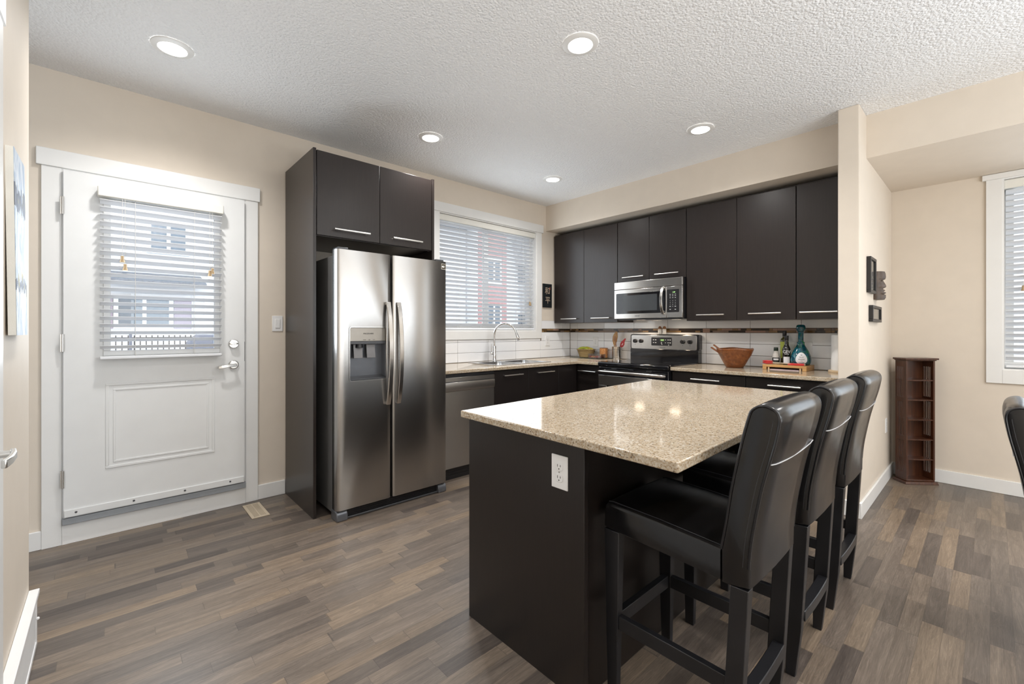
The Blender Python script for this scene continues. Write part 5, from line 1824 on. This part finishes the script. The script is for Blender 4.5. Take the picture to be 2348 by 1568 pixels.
for dz, h in ((0.012, 1), (0.026, 1)):
    MB().sphere((4.104, 1.283, ZBd + dz), 0.010, (1.7, 4.2, 0.85), 16, 10).build('tip', M['red'], t)
MB().box(4.099, 4.117, 1.018, 1.135, ZBd + 0.001, ZBd + 0.0185).build('grip', M['red'], t, bevel=0.003)

# facing direction of the labels: toward the middle of the kitchen
LD = Vector((-0.955, -0.30, 0)).normalized()
LR = Vector((0, 0, 1)).cross(LD).normalized()


def wrap_label(mb, c, r, z0, z1, half, steps=12):
    """curved label patch on a cylinder of radius r centred at c"""
    a0 = math.atan2(LD.y, LD.x)
    top, bot = [], []
    for k in range(steps + 1):
        a = a0 - half + 2 * half * k / steps
        p = Vector((c[0] + r * math.cos(a), c[1] + r * math.sin(a), 0))
        top.append(p + Vector((0, 0, z1)))
        bot.append(p + Vector((0, 0, z0)))
    T_ = [mb.bm.verts.new(p) for p in top]
    B_ = [mb.bm.verts.new(p) for p in bot]
    for k in range(steps):
        mb._face([B_[k], B_[k + 1], T_[k + 1], T_[k]])
    return mb


c = (4.185, 1.245, ZBd)
t = thing('salt_grinder', 'short clear jar with a dark green cap, leftmost on the board', 'bottle', c, 'bottles on the bamboo board')
MB().lathe([(0.024, 0.0), (0.0265, 0.003), (0.0265, 0.060), (0.024, 0.085), (0.018, 0.102), (0.0155, 0.112)], c, 24).build('glass', M['salt'], t)
MB().lathe([(0.0165, 0.112), (0.0175, 0.114), (0.0165, 0.140), (0.015, 0.142)], c, 22).build('cap', M['capgreen'], t)
MB().lathe([(0.0270, 0.008), (0.0272, 0.010), (0.0272, 0.054), (0.0270, 0.056)], c, 28, cap=False).build('label', M['labelblack'], t)
wl = wrap_label(MB(), c, 0.0276, c[2] + 0.034, c[2] + 0.048, 0.75).build('label_oval', M['labelwhite'], t)
c = (4.262, 1.202, ZBd)
t = thing('olive_oil_bottle', 'tall olive-green oil bottle with a lime label, behind the dark bottle', 'bottle', c, 'bottles on the bamboo board')
MB().lathe([(0.028, 0.0), (0.031, 0.004), (0.031, 0.200), (0.028, 0.212), (0.016, 0.224), (0.0145, 0.236)], c, 26).build('glass', M['olivebottle'], t)
MB().lathe([(0.0148, 0.2365), (0.0155, 0.238), (0.0155, 0.276), (0.0145, 0.278)], c, 20).build('cap', M['black'], t)
MB().lathe([(0.0316, 0.05), (0.0318, 0.052), (0.0318, 0.188), (0.0316, 0.19)], c, 30, cap=False).build('label', M['labellime'], t)
wrap_label(MB(), c, 0.0322, c[2] + 0.105, c[2] + 0.130, 0.6).build('label_swoosh', M['labelblack'], t)
c = (4.178, 1.164, ZBd)
t = thing('dark_oil_bottle', 'slim near-black bottle with a white lower label, in front of the olive bottle', 'bottle', c, 'bottles on the bamboo board')
MB().lathe([(0.027, 0.0), (0.0295, 0.004), (0.0295, 0.128), (0.027, 0.142), (0.018, 0.160), (0.0145, 0.172), (0.0138, 0.205)], c, 28).build('glass', M['darkbottle'], t)
MB().lathe([(0.0142, 0.2055), (0.0152, 0.207), (0.0152, 0.241), (0.014, 0.243)], c, 20).build('cap', M['black'], t)
wrap_label(MB(), c, 0.0300, c[2] + 0.010, c[2] + 0.066, 0.85).build('label', M['labelwhite'], t)
p = Vector(c) + LD * 0.0302
text_mesh('GEV', 0.036, M['labelwhite'], p + Vector((0, 0, 0.107)), LR, (0, 0, 1), t, 'lettering', 0.0004, sx=0.80)
MB().obox(p + Vector((0, 0, 0.088)), (0.034, 0.003, 0.0006), Matrix((LR, Vector((0, 0, 1)), LD)).transposed()).build('fine_print', M['labelwhite'], t, smooth=False)

c = (4.195, 1.065, ZBd)
t = thing('glazed_decanter', 'bulbous blue-green swirled decanter with a white teardrop label', 'bottle', c)
MB().lathe([(0.048, 0.0), (0.060, 0.004), (0.071, 0.022), (0.0735, 0.045), (0.069, 0.078), (0.056, 0.115), (0.040, 0.145), (0.029, 0.165), (0.026, 0.180), (0.028, 0.184), (0.0265, 0.190), (0.0195, 0.194), (0.0195, 0.265), (0.022, 0.272)], c, 40).build('body', M['swirl'], t, angle=60)
MB().lathe([(0.016, 0.2725), (0.024, 0.276), (0.0335, 0.295), (0.0345, 0.310), (0.030, 0.326), (0.022, 0.332), (0.002, 0.333)], c, 32).build('stopper', M['swirl'], t, angle=60)
# teardrop label lying on the belly, plus a few lines of print
dl_ = []
for k in range(28):
    a = 2 * PI * k / 28
    u, v = 0.041 * math.sin(a) * (1 - 0.28 * math.cos(a)), 0.047 * math.cos(a)
    dl_.append((u, v))


def on_belly(u, v, lift):
    z = 0.060 + v
    prof_ = [(0.071, 0.022), (0.0735, 0.045), (0.069, 0.078), (0.056, 0.115)]
    r = 0.064
    for (ra, za), (rb, zb2) in zip([(0.060, 0.004)] + prof_, prof_ + [(0.040, 0.145)]):
        if za <= z <= zb2:
            r = ra + (rb - ra) * (z - za) / (zb2 - za)
    r += lift
    a = u / r
    return Vector(c) + LD * (r * math.cos(a)) + LR * (r * math.sin(a)) + Vector((0, 0, z))


lm = MB()
levels = [0.0, 0.35, 0.7, 1.0]
R_l = [[lm.bm.verts.new(on_belly(u * s, v * s, 0.0012)) for u, v in dl_] for s in levels[1:]]
cen = lm.bm.verts.new(on_belly(0, 0, 0.0012))
for k in range(28):
    lm._face([cen, R_l[0][k], R_l[0][(k + 1) % 28]])
    for a_, b2 in zip(R_l, R_l[1:]):
        lm._face([a_[k], b2[k], b2[(k + 1) % 28], a_[(k + 1) % 28]])
lb_ = lm.build('label', M['labelwhite'], t)
pr = MB()
for (u0, u1, v) in ((-0.006, 0.006, 0.026), (-0.018, 0.018, 0.012), (-0.014, 0.014, 0.006), (-0.022, 0.022, -0.006), (-0.022, 0.022, -0.011), (-0.008, 0.008, -0.020)):
    pts = [on_belly(u0 + (u1 - u0) * q / 6, v, 0.0016) for q in range(7)]
    pr.sweep(pts, (0, 0, 0.0018 if v < 0.02 else 0.004), 0.0004)
pr.build('print_lines', M['darkgrey'], lb_)

# paper towel on its stand
c = (4.205, 0.802, ZW)
t = thing('paper_towel_holder', 'paper towel roll on a pale wooden stand beside the wing wall', 'paper towel', c)
MB().lathe([(0.076, 0.0), (0.078, 0.003), (0.078, 0.014), (0.074, 0.018), (0.01, 0.018)], c, 36).build('base', M['lightwood'], t)
MB().lathe([(0.020, 0.0185), (0.058, 0.0185), (0.059, 0.022), (0.059, 0.288), (0.057, 0.292), (0.020, 0.292)], c, 36).build('paper_roll', M['papertowel'], t)
MB().lathe([(0.010, 0.2925), (0.010, 0.298), (0.018, 0.304), (0.0195, 0.315), (0.012, 0.328), (0.002, 0.331)], c, 22).build('finial', M['lightwood'], t)

# ------------------------------------------------------------------ outside, seen through the blinds
gd = MB().box(-25, 45, 3.82, 40, -0.35, -0.15).build('yard_ground', M['snow'], None, smooth=False)
gd['kind'] = 'structure'
gd2 = MB().box(5.3, 40, -20, 3.82, -0.35, -0.15).build('side_yard_ground', M['snow'], None, smooth=False)
gd2['kind'] = 'structure'


def house_window(parent, x0, x1, z0, z1, y, mull=True):
    f = MB()
    ring(f, x0, x1, z0, z1, 0.11, y - 0.06, y - 0.002)
    if mull:
        xm = (x0 + x1) / 2
        f.box(xm - 0.05, xm + 0.05, y - 0.06, y - 0.002, z0 + 0.11, z1 - 0.11)
    f = f.build('window', M['trim'], parent, smooth=False)
    MB().box(x0 + 0.09, x1 - 0.09, y - 0.03, y - 0.015, z0 + 0.09, z1 - 0.09).build('pane', M['winglass'], f, smooth=False)
    return f


HY = 18.0
t = thing('townhouse', 'white-sided townhouse across the yard, seen through the door blind', 'house', (4, HY, -0.15))
w_ = MB()
w_.box(-12, 13.3, HY, HY + 7, -0.15, 6.3)
z = 0.1
while z < 6.2:
    w_.box(-12, 13.3, HY - 0.012, HY, z, z + 0.02)
    z += 0.19
w_.build('wall', M['siding'], t, smooth=False)
MB().prism([(HY - 0.6, 6.3), (HY + 7.6, 6.3), (HY + 3.5, 8.6)], -12.4, 13.3, 'x').build('roof', M['slateroof'], t, smooth=False)
MB().prism([(HY - 1.3, 2.58), (HY - 1.3, 2.70), (HY, 3.05), (HY, 2.90)], -0.25, 2.25, 'x').build('porch_roof', M['slateroof'], t, smooth=False)
house_window(t, 0.08, 1.52, 1.30, 2.32, HY)
house_window(t, 0.85, 1.95, 3.7, 4.75, HY)
house_window(t, -4.2, -2.8, 1.30, 2.32, HY)
house_window(t, 6.0, 7.6, 1.2, 2.5, HY)
house_window(t, 6.0, 7.6, 3.7, 4.9, HY)
house_window(t, 9.6, 11.6, 1.2, 2.5, HY)
house_window(t, 9.8, 11.0, 3.7, 4.9, HY)
for x0, x1 in ((-0.32, 0.06), (1.54, 2.0)):
    MB().box(x0, x1, HY - 0.05, HY - 0.001, 1.30, 2.32).build('shutter', M['shutter'], t, smooth=False)
gdr = MB()
gdr.box(2.35, 5.0, HY - 0.04, HY - 0.001, -0.15, 2.4)
gdr.build('garage_door', M['trim'], t, smooth=False)
t = thing('red_townhouse', 'red and white townhouse across the yard, seen through the kitchen blind', 'house', (19, HY, -0.15))
MB().box(13.35, 30, HY - 0.8, HY + 7, -0.15, 6.6).build('wall', M['siding'], t, smooth=False)
MB().box(13.45, 15.3, HY - 0.86, HY - 0.801, -0.1, 6.5).build('siding_panel', M['redsiding'], t, smooth=False)
MB().prism([(HY - 1.4, 6.6), (HY + 7.6, 6.6), (HY + 3.5, 8.9)], 13.35, 30.4, 'x').build('roof', M['slateroof'], t, smooth=False)
for (x0, x1, z0, z1) in ((13.9, 14.9, 1.4, 2.6), (13.9, 14.9, 3.6, 4.9), (16.0, 17.4, 0.9, 2.3), (16.0, 17.4, 3.6, 4.9), (19, 20.6, 1.0, 2.4)):
    house_window(t, x0, x1, z0, z1, HY - 0.87 if x0 < 15.3 else HY - 0.8)
# fence, covered grill, bin
FYd = 14.5
t = thing('yard_fence', 'thin black iron railing fence in the yard beyond the back door', 'fence', (3, FYd, -0.15))
f = MB()
f.box(-6, 12, FYd, FYd + 0.03, 1.04, 1.07)
f.box(-6, 12, FYd, FYd + 0.03, 0.10, 0.13)
f.build('rails', M['iron'], t, smooth=False)
f = MB()
x = -6
while x < 12:
    f.box(x, x + 0.022, FYd + 0.004, FYd + 0.026, -0.14, 1.12)
    x += 0.115
f = f.build('balusters', M['iron'], t, smooth=False)
f['kind'] = 'stuff'
for x in (-4, -1.7, 0.35, 2.6, 5, 7.4, 9.8):
    MB().box(x, x + 0.06, FYd - 0.01, FYd + 0.05, -0.15, 1.16).build('post', M['tarp'], t, smooth=False)
g = MB()
g.prism([(1.42, -0.15), (2.15, -0.15), (2.15, 0.95), (2.02, 1.14), (1.62, 1.14), (1.42, 0.95)], FYd - 1.3, FYd - 0.7, 'y')
tag(g.build('covered_grill', M['tarp'], None, bevel=0.05), 'dark covered barbecue in the yard, low in the door window', 'grill')
g = MB()
g.taper((8.6, 9.8, 12.2, 13.1, -0.15), (8.5, 9.9, 12.1, 13.2, 1.25))
g.box(8.45, 9.95, 12.05, 13.25, 1.25, 1.36)
tag(g.build('storage_bin', M['tarp'], None, bevel=0.03), 'slate-blue storage bin outside, low at left in the kitchen window', 'bin')
HX = 17.0
t = thing('side_house', 'pale house beyond the dining window', 'house', (HX, -4, -0.15))
MB().box(HX, HX + 6, -14, 8, -0.15, 6).build('wall', M['siding'], t, smooth=False)
MB().prism([(-14.5, 6), (8.5, 6), (-3, 8.5)], HX - 0.4, HX + 6.4, 'x').build('roof', M['slateroof'], t, smooth=False)
f = MB()
f.box(HX - 0.06, HX - 0.002, -2.6, -0.6, 0.9, 2.2)
f = f.build('window', M['winglass'], t, smooth=False)
bpy.context.view_layer.update()
